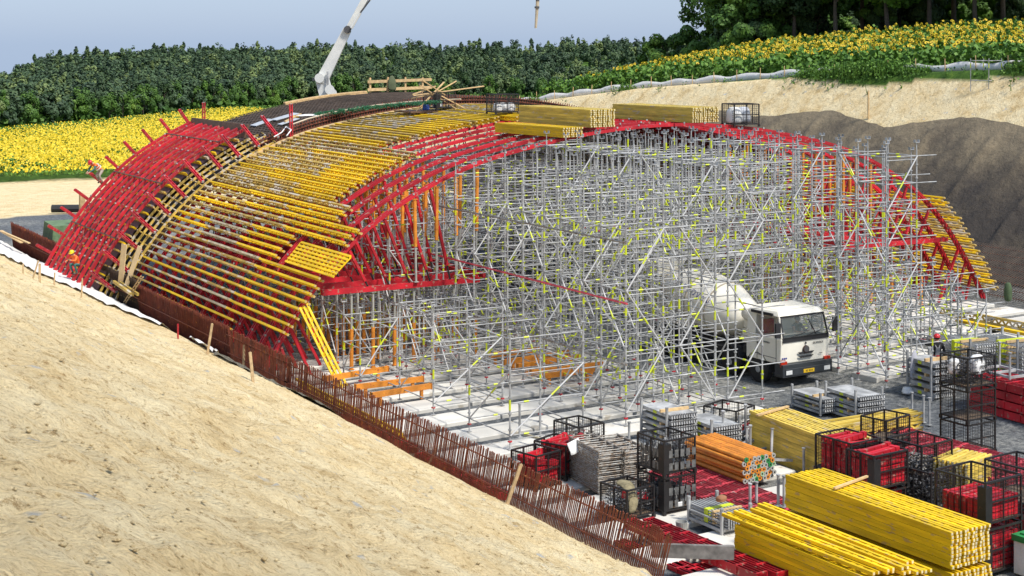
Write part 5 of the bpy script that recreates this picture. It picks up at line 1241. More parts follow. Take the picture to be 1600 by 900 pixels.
# ---------------------------------------------------------------- people
M_skin = mat('skin', (.50, .27, .18), .6, var=.1); M_blk = mat('black_shirt', (.015, .015, .018), .9); M_bib = mat('grey_dungarees', (.25, .25, .26), .9)
M_vest = mat('orange_vest', (.85, .16, .03), .7, var=.1); M_teal = mat('teal_cloth', (.05, .16, .15), .9); M_pant = mat('pale_trousers', (.40, .35, .30), .9, var=.3)
M_helr = mat('red_helmet', (.6, .02, .03), .35); M_hely = mat('yellow_helmet', (.85, .6, .02), .35); M_hair = mat('dark_hair', (.05, .03, .02), .8); M_refl = mat('reflective_band', (.75, .75, .68), .4)
M_boot = mat('brown_boot', (.07, .045, .03), .8)
def person(label, loc, rz, J, shirt, sleeves, trousers, helmet=None, face=True, tilt=(0, 0)):
    """J: joint positions in metres, local; front of the body faces -Y"""
    N = ['pel', 'belly', 'chest', 'neck', 'head', 'crown', 'shl', 'ell', 'wrl', 'hal', 'shr', 'elr', 'wrr', 'har', 'hil', 'knl', 'anl', 'tol', 'hir', 'knr', 'anr', 'tor']
    E_ = [(0, 1), (1, 2), (2, 3), (3, 4), (4, 5), (2, 6), (6, 7), (7, 8), (8, 9), (2, 10), (10, 11), (11, 12), (12, 13), (0, 14), (14, 15), (15, 16), (16, 17), (0, 18), (18, 19), (19, 20), (20, 21)]
    RD = dict(pel=(.155, .12), belly=(.145, .115), chest=(.175, .125), neck=(.06, .06), head=(.085, .1), crown=(.075, .085), sh=(.075, .075), el=(.05, .05), wr=(.034, .034), ha=(.042, .028), hi=(.1, .1), kn=(.066, .066), an=(.045, .045), to=(.045, .04))
    verts = [Vector(J[n]) for n in N]
    me = bpy.data.meshes.new('body'); me.from_pydata(verts, E_, []); o = bpy.data.objects.new('body', me); COL.objects.link(o)
    md = o.modifiers.new('skin', 'SKIN'); md.use_smooth_shade = True; sv = me.skin_vertices[0].data
    for i, n in enumerate(N): r = RD.get(n) or RD[n[:2]]; sv[i].radius = r; sv[i].use_root = (i == 0)
    sb = o.modifiers.new('s', 'SUBSURF'); sb.levels = 2; sb.render_levels = 2
    dg = bpy.context.evaluated_depsgraph_get(); m2 = bpy.data.meshes.new_from_object(o.evaluated_get(dg)); bpy.data.objects.remove(o)
    m2.materials.clear()
    for m in (M_skin, shirt, sleeves, trousers, M_boot): m2.materials.append(m)
    seg = {(0, 1): 3, (1, 2): 1, (2, 3): 1, (3, 4): 0, (4, 5): 0}
    for a, b in E_:
        if (a, b) in seg: continue
        nb_ = N[b][:2]; seg[(a, b)] = {'sh': 1, 'el': 2, 'wr': 0 if sleeves is M_skin else 2, 'ha': 0, 'hi': 3, 'kn': 3, 'an': 3, 'to': 4}[nb_]
    for p in m2.polygons:
        c = p.center; best = 9; mi = 0
        for (a, b), k in seg.items():
            A = verts[a]; B = verts[b]; t = max(0, min(1, (c - A).dot(B - A) / max(1e-6, (B - A).length_squared))); q = A.lerp(B, t); r = (c - q).length / (RD.get(N[b]) or RD[N[b][:2]])[0]
            if r < best: best = r; mi = k
        p.material_index = mi; p.use_smooth = True
    root = thing('person', label, 'person', loc, rz); root.rotation_euler = (R(tilt[0]), R(tilt[1]), rz)
    bo = bpy.data.objects.new('body', m2); COL.objects.link(bo); bo.parent = root
    hd = Vector(J['head']); cr = Vector(J['crown']); up = (cr - hd).normalized(); f0 = Vector(J.get('face', (0, -1, 0))).normalized(); f0 = (f0 - up * f0.dot(up)).normalized(); sd_ = f0.cross(up)
    mb = MB()      # face: nose, brows and mouth; ears
    mb.tube(hd + f0 * .09 + up * .02, hd + f0 * .125 - up * .015, .012, 6, 0, .018)
    for q in (-1, 1): mb.tube(hd + sd_ * q * .092 + up * .02, hd + sd_ * q * .1 - up * .03, .02, 6)
    mb.build('ears_and_nose', M_skin, root)
    mb = MB()
    for q in (-1, 1): mb.tube(hd + f0 * .092 + sd_ * q * .034 + up * .022, hd + f0 * .102 + sd_ * q * .034 + up * .022, .012, 6)
    mb.beam(hd + f0 * .098 - up * .05 - sd_ * .025, hd + f0 * .098 - up * .05 + sd_ * .025, .01, .01); mb.build('eyes_and_mouth', M_hair, root)
    for wn, hn in (('wrl', 'hal'), ('wrr', 'har')):      # fingers
        w0 = Vector(J[wn]); h0 = Vector(J[hn]); d = (h0 - w0).normalized(); s_ = d.cross(Vector((0, 1, .2))).normalized(); mb = MB()
        for i, l in enumerate((.07, .08, .075, .06)):
            b0_ = h0 + s_ * (-.03 + .02 * i); k1 = b0_ + d * l * .55; mb.tube(b0_ - d * .01, k1, .0095, 6); mb.tube(k1, k1 + (d * .7 + f0 * .6).normalized() * l * .5, .0085, 6)
        t0 = w0.lerp(h0, .5) - s_ * .035; mb.tube(t0, t0 - s_ * .03 + d * .05, .011, 6); mb.build('fingers', M_skin, root)
    if helmet:
        mb = MB(); mb.lathe(hd + up * .045, hd + up * .19, [(0, .135), (.12, .128), (.5, .118), (.8, .085), (1, .03)], 18); mb.lathe(hd + up * .05 + f0 * .05, hd + up * .065 + f0 * .05, [(0, .135), (1, .13)], 18); mb.build('helmet', helmet, root, True)
    mb = MB(); mb.lathe(hd - up * .01 - f0 * .012, hd + up * .09 - f0 * .012, [(0, .098), (.5, .106), (1, .09)], 14); mb.build('hair', M_hair, root, True)
    return root
def pose(**k):
    J = dict(pel=(0, 0, .95), belly=(0, 0, 1.12), chest=(0, .01, 1.36), neck=(0, .0, 1.52), head=(0, -.02, 1.63), crown=(0, -.02, 1.72), shl=(.19, .01, 1.42), ell=(.25, .03, 1.15), wrl=(.26, -.04, .9), hal=(.26, -.06, .82), shr=(-.19, .01, 1.42), elr=(-.25, .03, 1.15), wrr=(-.26, -.04, .9), har=(-.26, -.06, .82), hil=(.1, 0, .9), knl=(.12, -.02, .5), anl=(.12, .02, .09), tol=(.12, -.15, .04), hir=(-.1, 0, .9), knr=(-.12, -.02, .5), anr=(-.12, .02, .09), tor=(-.12, -.15, .04))
    J.update(k); return J
# man in black (seen from behind, left hand raised to his head)
u, s = at(1464, 601, .05)
r = person('man in black shirt, grey dungarees and red helmet seen from behind by the racks', (u, s, .16), R(180 - 30), pose(elr=(-.27, .06, 1.16), wrr=(-.27, -.04, .93), har=(-.26, -.07, .84), ell=(.42, -.1, 1.38), wrl=(.22, -.12, 1.58), hal=(.16, -.1, 1.63)), M_blk, M_blk, M_bib, M_helr)
mb = MB(); mb.hexa([(-.11, .12, .98), (.11, .12, .98), (.11, .15, .98), (-.11, .15, .98), (-.07, .125, 1.32), (.07, .125, 1.32), (.07, .15, 1.32), (-.07, .15, 1.32)]); mb.beam((-.05, .14, 1.3), (-.12, .02, 1.5), .04, .02); mb.beam((.05, .14, 1.3), (.12, .02, 1.5), .04, .02); mb.build('bib_straps', M_bib, r)
mb = MB(); mb.lathe((0, 0, .98), (0, 0, 1.03), [(0, .165), (1, .165)], 16); mb.build('red_belt', M_red, r)
# worker on the far edge of the outer formwork, bending over
tq = t_at_z(4.35); q = PP(tq, 1.5)
r = person('bending worker with red helmet and orange vest on the far edge of the formwork', (q[0], 84.4, q[1] - .05), R(-70), pose(pel=(0, .1, .72), belly=(0, -.06, .86), chest=(0, -.3, 1.02), neck=(0, -.45, 1.12), head=(0, -.55, 1.16), crown=(0, -.62, 1.2), shl=(.18, -.36, 1.05), ell=(.22, -.5, .8), wrl=(.12, -.7, .66), hal=(.08, -.78, .62), shr=(-.18, -.36, 1.05), elr=(-.22, -.5, .8), wrr=(-.12, -.7, .66), har=(-.08, -.78, .62), hil=(.1, .1, .7), knl=(.14, -.12, .42), anl=(.13, .12, .08), tol=(.13, -.04, .03), hir=(-.1, .1, .7), knr=(-.14, -.12, .42), anr=(-.13, .12, .08), tor=(-.13, -.04, .03), face=(0, -.6, -.8)), M_vest, M_teal, M_pant, M_helr)
mb = MB()
for f in (.25, .6): c = Vector((0, .02, .8)).lerp(Vector((0, -.36, 1.06)), f); d = Vector((0, -.38, .26)).normalized(); mb.lathe(c - d * .025, c + d * .025, [(0, .178), (1, .182)], 16)
mb.build('vest_band', M_refl, r)
# crouching worker at the foot
tq = t_at_z(1.4); q = PP(tq, 1.5)
CR = pose(pel=(0, .18, .5), belly=(0, .1, .66), chest=(0, -.04, .86), neck=(0, -.12, 1.0), head=(0, -.2, 1.08), crown=(0, -.23, 1.16), shl=(.18, -.06, .9), ell=(.26, -.25, .72), wrl=(.16, -.45, .78), hal=(.12, -.52, .8), shr=(-.18, -.06, .9), elr=(-.26, -.25, .72), wrr=(-.16, -.45, .7), har=(-.12, -.52, .7), hil=(.1, .18, .48), knl=(.17, -.2, .52), anl=(.14, .0, .09), tol=(.14, -.16, .04), hir=(-.1, .18, .48), knr=(-.17, -.2, .52), anr=(-.14, 0, .09), tor=(-.14, -.16, .04), face=(0, -1, -.4))
person('crouching worker with yellow helmet and orange vest at the foot of the formwork', (20.0, 78.6, 1.35), R(-60), CR, M_vest, M_vest, M_teal, M_hely)
person('worker half hidden behind the fleece with a yellow helmet and yellow vest', (20.5, 79.9, .35), R(-60), CR, mat('yellow_vest', (.8, .7, .05), .7), M_teal, M_teal, M_hely)
# driver
DR = pose(pel=(0, 0, .1), belly=(0, .02, .26), chest=(0, .02, .5), neck=(0, 0, .66), head=(0, -.02, .77), crown=(0, -.02, .86), shl=(.19, .01, .56), ell=(.27, -.15, .34), wrl=(.2, -.36, .36), hal=(.18, -.42, .38), shr=(-.19, .01, .56), elr=(-.27, -.15, .34), wrr=(-.2, -.36, .36), har=(-.18, -.42, .38), hil=(.1, -.03, .1), knl=(.14, -.4, .1), anl=(.14, -.5, -.3), tol=(.14, -.6, -.33), hir=(-.1, -.03, .1), knr=(-.14, -.4, .1), anr=(-.14, -.5, -.3), tor=(-.14, -.6, -.33))
person('driver in a grey shirt sitting behind the truck windscreen', (37.8 + 1.75, 45.3 + 1.15, 1.52), R(2), DR, M_grey, M_skin, M_grey, None)
# ---------------------------------------------------------------- vegetation
def leafmat(name, c1, c2, c3=None, rough=.6):
    m = bpy.data.materials.new(name); m.use_nodes = True; n = m.node_tree; b = n.nodes['Principled BSDF']; b.inputs['Roughness'].default_value = rough; b.inputs['Specular IOR Level'].default_value = .25
    a = n.nodes.new('ShaderNodeAttribute'); a.attribute_name = 'tint'; r = n.nodes.new('ShaderNodeValToRGB'); e = r.color_ramp.elements
    if c3: e.new(.6)
    cs = [(0, c1), (.55, c2), (1, c3)] if c3 else [(0, c1), (1, c2)]
    for k, (p, c) in enumerate(cs): e[k].position = p; e[k].color = (*c, 1)
    n.links.new(a.outputs['Fac'], r.inputs[0]); n.links.new(r.outputs[0], b.inputs['Base Color']); return m
def quads(C, size, up=.0, nrm=None, aspect=1., jit=.5):
    """random leaf quads around centres C; returns V, F"""
    n = len(C); d = rng.normal(size=(n, 3)) if nrm is None else nrm + rng.normal(size=(n, 3)) * jit
    d[:, 2] += up; d /= np.linalg.norm(d, axis=1)[:, None]
    t = np.cross(d, rng.normal(size=(n, 3))); t /= np.linalg.norm(t, axis=1)[:, None]; b = np.cross(d, t)
    s = (size * rng.uniform(.6, 1.3, n))[:, None] * .5
    V = np.stack([C - t * s - b * s * aspect, C + t * s - b * s * aspect, C + t * s + b * s * aspect, C - t * s + b * s * aspect], 1).reshape(-1, 3)
    return V, np.arange(4 * n).reshape(n, 4)
def crown_points(n, h0, h1, rad, nclump, seed, kind='round'):
    r_ = np.random.default_rng(seed); cl = []
    while len(cl) < nclump:
        p = r_.uniform(-1, 1, 3)
        if kind == 'cone':
            zz_ = r_.random(); a = r_.uniform(0, 6.28); q = (1 - zz_) * r_.uniform(.3, 1); p = np.array([math.cos(a) * q, math.sin(a) * q, zz_ * 2 - 1])
        elif not (.25 < np.linalg.norm(p) < 1): continue
        cl.append(p)
    cl = np.array(cl); cr = r_.uniform(.16, .34, nclump) * (30. / max(30, nclump)) ** .33 * (1.0 if kind == 'round' else .8); w = cr ** 2; idx = r_.choice(nclump, n, p=w / w.sum())
    d = r_.normal(size=(n, 3)); d /= np.linalg.norm(d, axis=1)[:, None]; P = cl[idx] + d * (cr[idx] * r_.uniform(.55, 1.05, n) ** .5)[:, None]
    tint = np.clip(.45 + .25 * r_.normal(size=nclump)[idx] * .8 + .1 * r_.normal(size=n), 0, 1)
    P = P * np.array([rad, rad, (h1 - h0) / 2]) + np.array([0, 0, (h0 + h1) / 2]); return P, tint, d * .9 + (P / np.array([rad, rad, (h1 - h0) / 2]) - np.array([0, 0, (h0 + h1) / (h1 - h0)])) * .6 + np.array([0, 0, .2]), cl * np.array([rad, rad, (h1 - h0) / 2]) + np.array([0, 0, (h0 + h1) / 2])
M_leaf = leafmat('leaf_green', (.03, .07, .014), (.07, .145, .024), (.13, .23, .034)); M_leafl = leafmat('leaf_light', (.04, .09, .012), (.08, .16, .02), (.14, .23, .03)); M_pine = leafmat('leaf_dark', (.022, .042, .016), (.04, .078, .024), (.07, .12, .03))
M_bark = mat('bark', (.10, .075, .055), .9, var=.4, scale=6); M_birch = mat('birch_bark', (.5, .48, .44), .8, var=.4, scale=5)
def tree(name, h, rad, n, size, seed, lm, kind='round', h0=None, bark=M_bark, tr=.16, nclump=34, cat='tree'):
    r = thing(name, 'x', cat); h0 = h * .28 if h0 is None else h0
    P, tint, nn, cl = crown_points(n, h0, h, rad, nclump, seed, kind); V, F = quads(P, size, 0, nn); npmesh('crown', V, F, lm, attrs={'tint': np.repeat(tint, 4)}, parent=r)
    mb = MB(); random.seed(seed); top_ = Vector((random.uniform(-.3, .3), random.uniform(-.3, .3), h * .8)); pts = [Vector((0, 0, -.3)), Vector((random.uniform(-.2, .2), random.uniform(-.2, .2), h * .25)), Vector((random.uniform(-.3, .3), random.uniform(-.3, .3), h * .5)), top_]
    for i in range(3): mb.tube(pts[i], pts[i + 1], tr * (1 - i * .28), 7, r2=tr * (1 - (i + 1) * .28))
    for c in cl[:14]:
        c = Vector(c); b = pts[1].lerp(pts[3], min(.9, max(0, (c.z - h * .3) / h))); m_ = b.lerp(c, .5) + Vector((0, 0, .25)); mb.tube(b, m_, tr * .38, 5, r2=tr * .22); mb.tube(m_, c, tr * .22, 5, r2=tr * .08)
    mb.build('trunk', bark, r); return Proto(r)
random.seed(11)
# big trees on the right hill
big = [tree('broadleaf_tree', 13.5, 4.4, 11000, .26, 100 + i, (M_leaf, M_leafl, M_leaf, M_pine)[i], h0=3.4, tr=.24, nclump=64) for i in range(4)]
def wpD(px, D): X = (px - 800) / 2425 * D; return (.8660254 * X + .5 * D, -.5 * X + .8660254 * D)
hillt = [(1122, 172, .95, 0), (1160, 160, 1.05, 2), (1196, 165, 1.1, 0), (1240, 156, 1.0, 3), (1272, 160, 1.1, 2), (1306, 152, 1.05, 0), (1348, 158, 1.15, 3), (1388, 150, 1.1, 1), (1404, 162, 1.1, 3), (1452, 150, 1.1, 0), (1490, 156, 1.2, 2), (1524, 146, 1.05, 3), (1568, 152, 1.15, 0), (1612, 142, 1.1, 2), (1660, 150, 1.1, 3)]
words = ['leftmost tall tree at the end of the row on the right hill', 'second tree from the left in the row on the right hill', 'third tree from the left in the row on the right hill']
for i, (px, D, sc, k) in enumerate(hillt):
    u, s = wpD(px, D); z = float(hgt(u, s))
    o = big[k].put((u, s, z - .2), random.uniform(0, 6.28), words[i] if i < 3 else 'dark tall broadleaf tree behind the sunflowers on the right hill', 'tall trees on the right hill', (sc, sc, sc))
    if i < 3: del o['group']
for i in range(14):
    px = 1200 + i * 34; D = 182 + random.uniform(-6, 10); u, s = wpD(px, D); z = float(hgt(u, s)); sc = random.uniform(.95, 1.2)
    big[(3, 2, 3, 0)[i % 4]].put((u, s, z - .3), random.uniform(0, 6.28), 'dark tree in the second row behind the tall trees on the right hill', 'second row of trees on the right hill', (sc, sc, sc))
bush = [tree('bush', 4.2, 2.6, 6000, .2, 200 + i, (M_leafl, M_leaf, M_pine)[i], h0=.1, tr=.08, nclump=22, cat='bush') for i in range(3)]
u, s = wpD(1040, 175); bush[0].put((u, s, float(hgt(u, s)) - .3), .4, 'round bright green bush standing alone at the left end of the hill', None, (1.15, 1.15, 1.25))
for i in range(34):
    px = 1075 + i * 17 + random.uniform(-6, 6); D = 163 + random.uniform(-8, 14); u, s = wpD(px, D); sc = random.uniform(.7, 1.25)
    bush[(2, 1, 2, 0)[i % 4]].put((u, s, float(hgt(u, s)) - .3), random.uniform(0, 6), 'dark bush in the undergrowth below the tall trees on the right hill', 'undergrowth bushes on the right hill', (sc, sc, sc * 1.1))
# forest behind the left field
def edge_pt(f):
    """front edge of the forest, f 0..1 from photo left to centre and on behind the arch"""
    k = [(50, 322), (73, 350), (105, 380), (140, 420), (156, 429), (190, 436), (235, 442), (290, 430), (340, 400), (400, 360)]
    x = f * (len(k) - 1); i = min(int(x), len(k) - 2); q = x - i; return k[i][0] * (1 - q) + k[i + 1][0] * q, k[i][1] * (1 - q) + k[i + 1][1] * q
fr = [tree('forest_tree', (8, 9, 8, 9.5, 9)[i], (2.9, 3.0, 3.3, 2.4, 2.6)[i], 2600, .33, 300 + i, (M_leafl, M_leaf, M_leafl, M_pine, M_leaf)[i], kind='round', h0=(.4, .6, .4, .8, .5)[i], tr=.17, nclump=26) for i in range(5)]
birch = tree('birch_tree', 10, 2.1, 900, .4, 330, M_leaf, h0=4.5, bark=M_birch, tr=.13, nclump=18)
nf = 62
for i in range(nf):
    u, s = edge_pt(i / (nf - 1)); u += random.uniform(-2, 2); s += random.uniform(-2, 3); px, py = proj(u, s, 0)
    if i in (2, 5, 7):
        o = birch.put((u, s, float(hgt(u, s)) - .2), random.uniform(0, 6), 'pale trunked birch at the far forest edge, %s' % {2: 'nearest the left picture edge', 5: 'second from the left picture edge', 7: 'third from the left picture edge'}[i]); lone(o); continue
    k = random.choice((0, 1, 1, 2, 3, 4, 4)); sc = random.uniform(.8, 1.12)
    fr[k].put((u, s, float(hgt(u, s)) - .2), random.uniform(0, 6.28), ('bright green' if k in (0, 2) else 'dark green') + ' tree in the front row of the far forest', ('bright' if k in (0, 2) else 'dark') + ' green trees in the front row of the far forest', (sc, sc, sc))
# the mass of the forest
def forest_mass():
    Vs, Fs, T, TV = [], [], [], []; off = 0; ms = []
    pro = [crown_points(1000, .5, (8.2, 7.4, 8.8, 8, 7.8, 9.3)[k], (3.2, 3.6, 3.0, 3.4, 3.1, 2.3)[k], 26, 400 + k, 'round' if k < 5 else 'cone') for k in range(6)]
    n = 0
    for i in range(2100):
        f = rng.random(); u, s = edge_pt(f); dpt = 4 + 300 * rng.random() ** 1.6; u += dpt * .30 + rng.uniform(-3, 3); s += dpt * .95
        px, py = proj(u, s, 0)
        if not (-90 < px < 1330): continue
        z = float(hgt(u, s)) + .0; k = int(rng.integers(0, 6)); P, tn, nn, _ = pro[k]; sc = rng.uniform(.75, 1.2); a = rng.uniform(0, 6.28)
        m = max(150, int(1000 * min(1, 330 / (dpt + 330)))); sel = rng.choice(1000, m, replace=False)
        Q = P[sel] * sc; Q = np.stack([Q[:, 0] * math.cos(a) - Q[:, 1] * math.sin(a) + u, Q[:, 0] * math.sin(a) + Q[:, 1] * math.cos(a) + s, Q[:, 2] + z], 1)
        V, F = quads(Q, .46 * math.sqrt(1000 / m), 0, np.stack([nn[sel][:, 0] * math.cos(a) - nn[sel][:, 1] * math.sin(a), nn[sel][:, 0] * math.sin(a) + nn[sel][:, 1] * math.cos(a), nn[sel][:, 2]], 1), jit=.3); Vs.append(V); Fs.append(F + off); off += len(V)
        tone = np.clip(rng.normal(.45, .22), .02, 1) if rng.random() < .8 else rng.choice([.05, 1.1]); T.append(np.repeat(np.clip(tn[sel] * .35 + tone * .85 - .12, 0, 1), 4)); n += 1
    m = leafmat('forest_leaf', (.032, .058, .03), (.062, .105, .045), (.15, .20, .065))
    o = npmesh('forest', np.concatenate(Vs), np.concatenate(Fs), m, attrs={'tint': np.concatenate(T)})
    tag(o, 'dense dark green wooded hillside behind the yellow field', 'forest', kind='stuff')
forest_mass()
# dark hedge at the forest foot is undergrowth
C = []
for i in range(9000):
    u, s = edge_pt(rng.random()); C.append((u + rng.uniform(-5, 1) - 1, s - rng.uniform(-3, 3) - 1, 0))
C = np.array(C); C[:, 2] = hgt(C[:, 0], C[:, 1]) + rng.uniform(0, 2.2, len(C)) ** 1.2
V, F = quads(C, .9, .4); tag(npmesh('undergrowth', V, F, M_leaf, attrs={'tint': np.repeat(rng.uniform(0, .8, len(C)), 4)}), 'low dark undergrowth along the edge of the far forest', 'undergrowth', kind='stuff')
# ---------------------------------------------------------------- sunflowers
M_petal = mat('sunflower_petal', (.78, .56, .012), .6, var=.15, scale=.6); M_disc = mat('sunflower_disc', (.10, .045, .01), .9); M_sleaf = leafmat('sunflower_leaf', (.045, .11, .014), (.095, .20, .026), (.16, .27, .04))
def left_field():
    n = 620000; u = rng.uniform(20, 300, n); s = rng.uniform(185, 440, n); px, py = proj(u, s, -5.)
    ok = (px > -120) & (px < 760)
    kx = np.array([50, 73, 105, 140, 156, 190, 235, 290]); ky = np.array([322, 350, 380, 420, 429, 436, 442, 430])
    ed = np.interp(u, kx, ky); ok &= s < ed - 9
    nbx = fbm(u * .12, s * .12, 61, 4) * 8; ok &= s > 191 + nbx * .6
    u, s, ed, px = u[ok], s[ok], ed[ok], px[ok]; z = hgt(u, s); m = len(u); print('left sunflowers', m)
    dist = u * .5 + s * .866
    patch = fbm(u * .05, s * .022, 71, 4)
    greenish = np.clip((patch - .06) * 9, 0, 1) * .65 + np.clip((s - (ed - 75)) / 60, 0, 1) ** 2 * .85
    head = (rng.random(m) > .18 + greenish * .8) & (rng.random(m) < .62)
    # heads: hexagonal discs facing the camera side and a little up
    hu, hs_, hz = u[head], s[head], z[head] + rng.uniform(1.35, 1.65, head.sum()); k = len(hu)
    nrm = np.stack([rng.normal(-.35, .35, k), rng.normal(-.85, .2, k), rng.normal(.35, .3, k)], 1); C = np.stack([hu, hs_, hz], 1)
    V, F = quads(C, .225, 0, nrm * 3)
    lv = np.stack([u, s, z + rng.uniform(.9, 1.55, m)], 1); lv = lv[rng.random(m) < .6]; V2, F2 = quads(lv, .3, .6)
    tag(npmesh('sunflower_field', np.concatenate([V, V2]), np.concatenate([F, F2 + len(V)]), [M_petal, M_sleaf], mi=np.r_[np.zeros(len(F)), np.ones(len(F2))], attrs={'tint': np.repeat(rng.random(len(F) + len(F2)), 4)}), 'wide bright yellow sunflower field on the left behind the pit', 'sunflower field', kind='stuff')
left_field()
def right_field():
    n = 30000; u = rng.uniform(77.3, 125, n); s = rng.uniform(50, 172, n); px, py = proj(u, s, 11.)
    ok = (px > 770) & (px < 1680); D = .5 * u + .866 * s
    lim = np.interp(px, [800, 1000, 1120, 1300, 1600], [150, 152, 155, 147, 137]); ok &= (D < lim)
    ok &= rng.random(n) < .8
    u, s = u[ok], s[ok]; z = hgt(u, s); m = len(u); print('right sunflowers', m); hh = 1.45 + rng.normal(0, .14, m) + .25 * fbm(u * .3, s * .3, 81, 3)
    Vs, Fs, MI, T = [], [], [], []; off = 0
    # petals ring: 10 quads per head, disc: 1 hexagon made of quads
    headk = (rng.random(m) < np.interp(u, [77, 80, 84], [.03, .10, .45])); hu, hs_, hz = u[headk], s[headk], (z + hh)[headk]; k = len(hu)
    N = np.stack([rng.normal(-.45, .4, k), rng.normal(-.8, .3, k), rng.normal(.1, .35, k)], 1); N /= np.linalg.norm(N, axis=1)[:, None]
    tt_ = np.cross(N, np.array([0, 0, 1.])); tt_ /= np.linalg.norm(tt_, axis=1)[:, None]; bb_ = np.cross(N, tt_); C = np.stack([hu, hs_, hz], 1); rad = rng.uniform(.085, .13, k)[:, None]
    for j in range(8):
        a = 2 * math.pi * j / 8 + rng.uniform(-.15, .15, k)[:, None]; d = tt_ * np.cos(a) + bb_ * np.sin(a); e = -tt_ * np.sin(a) + bb_ * np.cos(a)
        q = [C + d * rad * .4 - e * rad * .22, C + d * rad * 1.15 - e * rad * .3 + N * rng.normal(0, .02, (k, 1)), C + d * rad * 1.15 + e * rad * .3 + N * rng.normal(0, .02, (k, 1)), C + d * rad * .4 + e * rad * .22]
        Vs.append(np.stack(q, 1).reshape(-1, 3)); Fs.append(np.arange(4 * k).reshape(k, 4) + off); off += 4 * k; MI.append(np.zeros(k))
    q = [C + (tt_ * c + bb_ * d) * rad * .52 + N * .012 for c, d in ((1, .5), (-.5, 1), (-1, -.5), (.5, -1))]; Vs.append(np.stack(q, 1).reshape(-1, 3)); Fs.append(np.arange(4 * k).reshape(k, 4) + off); off += 4 * k; MI.append(np.full(k, 2))
    nv = off
    for j in range(11):
        f = (j + .5) / 11; r_ = .12 + .28 * math.sin(f * 3.0); a = rng.uniform(0, 6.28, m); P = np.stack([u + np.cos(a) * r_ * .8, s + np.sin(a) * r_ * .8, z + hh * (f * .95)], 1)
        V, F = quads(P, .22, .8, aspect=1.2); Vs.append(V); Fs.append(F + off); off += len(V); MI.append(np.ones(len(F)))
    tint = np.r_[np.zeros(nv), np.repeat(np.clip(rng.normal(.45, .25, (off - nv) // 4), 0, 1), 4)]
    tag(npmesh('sunflower_field', np.concatenate(Vs), np.concatenate(Fs), [M_petal, M_sleaf, M_disc], mi=np.concatenate(MI), attrs={'tint': tint}), 'sunflower field with tall green stalks on the right hill', 'sunflower field', kind='stuff')
right_field()
# silt fence along the top of the slope
def ztopline(s):
    return 64 + 12. * float(np.clip(ztop(s) / 11, .2, 1.2))
fe = thing('silt_fence', 'white fleece fence on thin stakes along the top of the right slope', 'fence', (77, 95, 10)); fo = Vector((77, 95, 10)); mb = MB(fo); vs = []; S_ = np.arange(52, 140, .6)
for i, s in enumerate(S_):
    u = ztopline(s) + 1.0; z = float(hgt(u, s)); q = .48 + .1 * math.sin(i * .9) + random.uniform(-.03, .03); vs += [(u + random.uniform(-.04, .04), s, z - .05), (u + .03 + random.uniform(-.05, .05), s, z + q)]
mb.add(vs, [(2 * i, 2 * i + 2, 2 * i + 3, 2 * i + 1) for i in range(len(S_) - 1)]); f_ = mb.build('fabric', M_fleece, fe, True); md = f_.modifiers.new('t', 'SOLIDIFY'); md.thickness = .01
for s in np.arange(52, 140, 2.6):
    u = ztopline(s) + .93; z = float(hgt(u, s)); mb = MB(fo); mb.beam((u, s, z - .1), (u + random.uniform(-.05, .05), s, z + random.uniform(.75, 1.0)), .05, .04); mb.build('stake', M_wood, fe)
for i, (px, D) in enumerate(((887, 132), (1357, 104))):
    u, s = wpD(px, D); z = float(hgt(u, s)); mb = MB((u, s, z)); mb.beam((u, s, z), (u, s, z + 1.9), .1, .08); tag(mb.build('wooden_post', M_wood), 'taller pale post by the white fence, %s one' % ('left', 'right')[i], 'post')
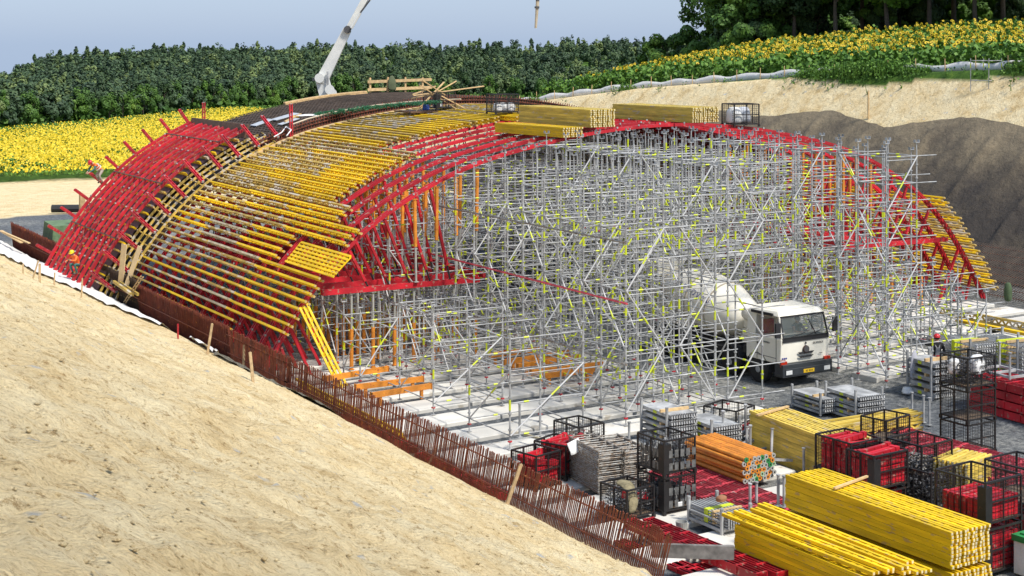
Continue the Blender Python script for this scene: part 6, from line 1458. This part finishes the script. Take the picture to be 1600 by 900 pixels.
# weeds and tall grass along the fence
def weeds():
    n = 15000; s = rng.uniform(50, 140, n); base = np.array([ztopline(x) for x in s]); pat = fbm(s * .22, s * 0, 91, 3); u = base + rng.normal(0.3, .55, n) + rng.random(n) * .6
    k = rng.random(n) < np.clip(pat * 3.2 + np.interp(s, [50, 80, 100, 140], [.22, .12, -.05, -.1]), .01, 1); u, s, pat = u[k], s[k], pat[k]; z = hgt(u, s); m = len(u); h = .25 + .5 * rng.random(m) * np.clip(.5 + pat * 4, .3, 1.6)
    lean_ = rng.normal(0, .12, (m, 2)); a = rng.uniform(0, 3.14, m); dx = np.cos(a) * .03; dy = np.sin(a) * .03
    V = np.stack([np.stack([u - dx, s - dy, z], 1), np.stack([u + dx, s + dy, z], 1), np.stack([u + lean_[:, 0] + dx * .3, s + lean_[:, 1] + dy * .3, z + h], 1), np.stack([u + lean_[:, 0] - dx * .3, s + lean_[:, 1] - dy * .3, z + h], 1)], 1).reshape(-1, 3); F = np.arange(4 * m).reshape(m, 4)
    C = np.repeat(np.stack([u, s, z], 1), 4, 0) + np.stack([rng.normal(0, .12, 4 * m), rng.normal(0, .12, 4 * m), np.repeat(h, 4) * rng.random(4 * m)], 1); V2, F2 = quads(C, .11, .3)
    tag(npmesh('weeds', np.concatenate([V, V2]), np.concatenate([F, F2 + len(V)]), M_sleaf, attrs={'tint': np.r_[np.repeat(rng.random(m) * .7, 4), np.repeat(rng.random(len(F2)) * .8, 4)]}), 'tall green weeds along the white fence on the right slope', 'weeds', kind='stuff')
weeds()
# small scaffold frame on the top of the slope
u, s = wpD(1545, 98); z = float(hgt(u, s)); r = thing('scaffold_frame_cube', 'lone galvanised scaffold frame standing on top of the right slope', 'scaffold frame', (u, s, z), R(20))
for x in (0, 2.0):
    for y in (0, 1.2): mb = MB(); mb.tube((x, y, -.2), (x, y, 1.9), .028, 6); mb.tube((x, y, 1.3), (x, y, 1.6), .034, 6, 1); mb.build('post', [M_galv, M_tag], r)
for zz_ in (.5, 1.75):
    mb = MB()
    for a, b in (((0, 0), (2, 0)), ((2, 0), (2, 1.2)), ((2, 1.2), (0, 1.2)), ((0, 1.2), (0, 0))): mb.tube((*a, zz_), (*b, zz_), .025, 6)
    mb.build('ledger_ring', M_galv, r)
# stones and clods on the near slope
def clods():
    n = 42000; s = 3 + 57 * rng.random(n) ** 1.5; u = rng.uniform(2, 20.3, n); k = rng.random(n) < .8; u, s = u[k], s[k]; z = hgt(u, s); m = len(u)
    r_ = np.minimum(rng.gamma(1.5, .004, m) + .004, .022); base = np.array([(1, 0, 0), (0, 1, 0), (-1, 0, 0), (0, -1, 0), (0, 0, 1), (0, 0, -1)], float); V = base[None] * (rng.uniform(.6, 1.4, (m, 6, 3)) * r_[:, None, None]) * np.array([1.4, 1.4, .8]) + np.stack([u, s, z + r_ * .2], 1)[:, None]
    F = np.array([(0, 1, 4), (1, 2, 4), (2, 3, 4), (3, 0, 4), (1, 0, 5), (2, 1, 5), (3, 2, 5), (0, 3, 5)]); F = (F[None] + np.arange(m)[:, None, None] * 6).reshape(-1, 3)
    tag(npmesh('soil_clods', V.reshape(-1, 3), F, groundm), 'crumbs and clods of tan soil scattered over the near slope', 'soil clods', kind='stuff')
clods()
print('objects', len(bpy.data.objects))

for (x, y, z) in ((23.98, 29.75, 1.352), (24.26, 29.6, 1.352), (24.3, 28.9, 1.446)):
    pass
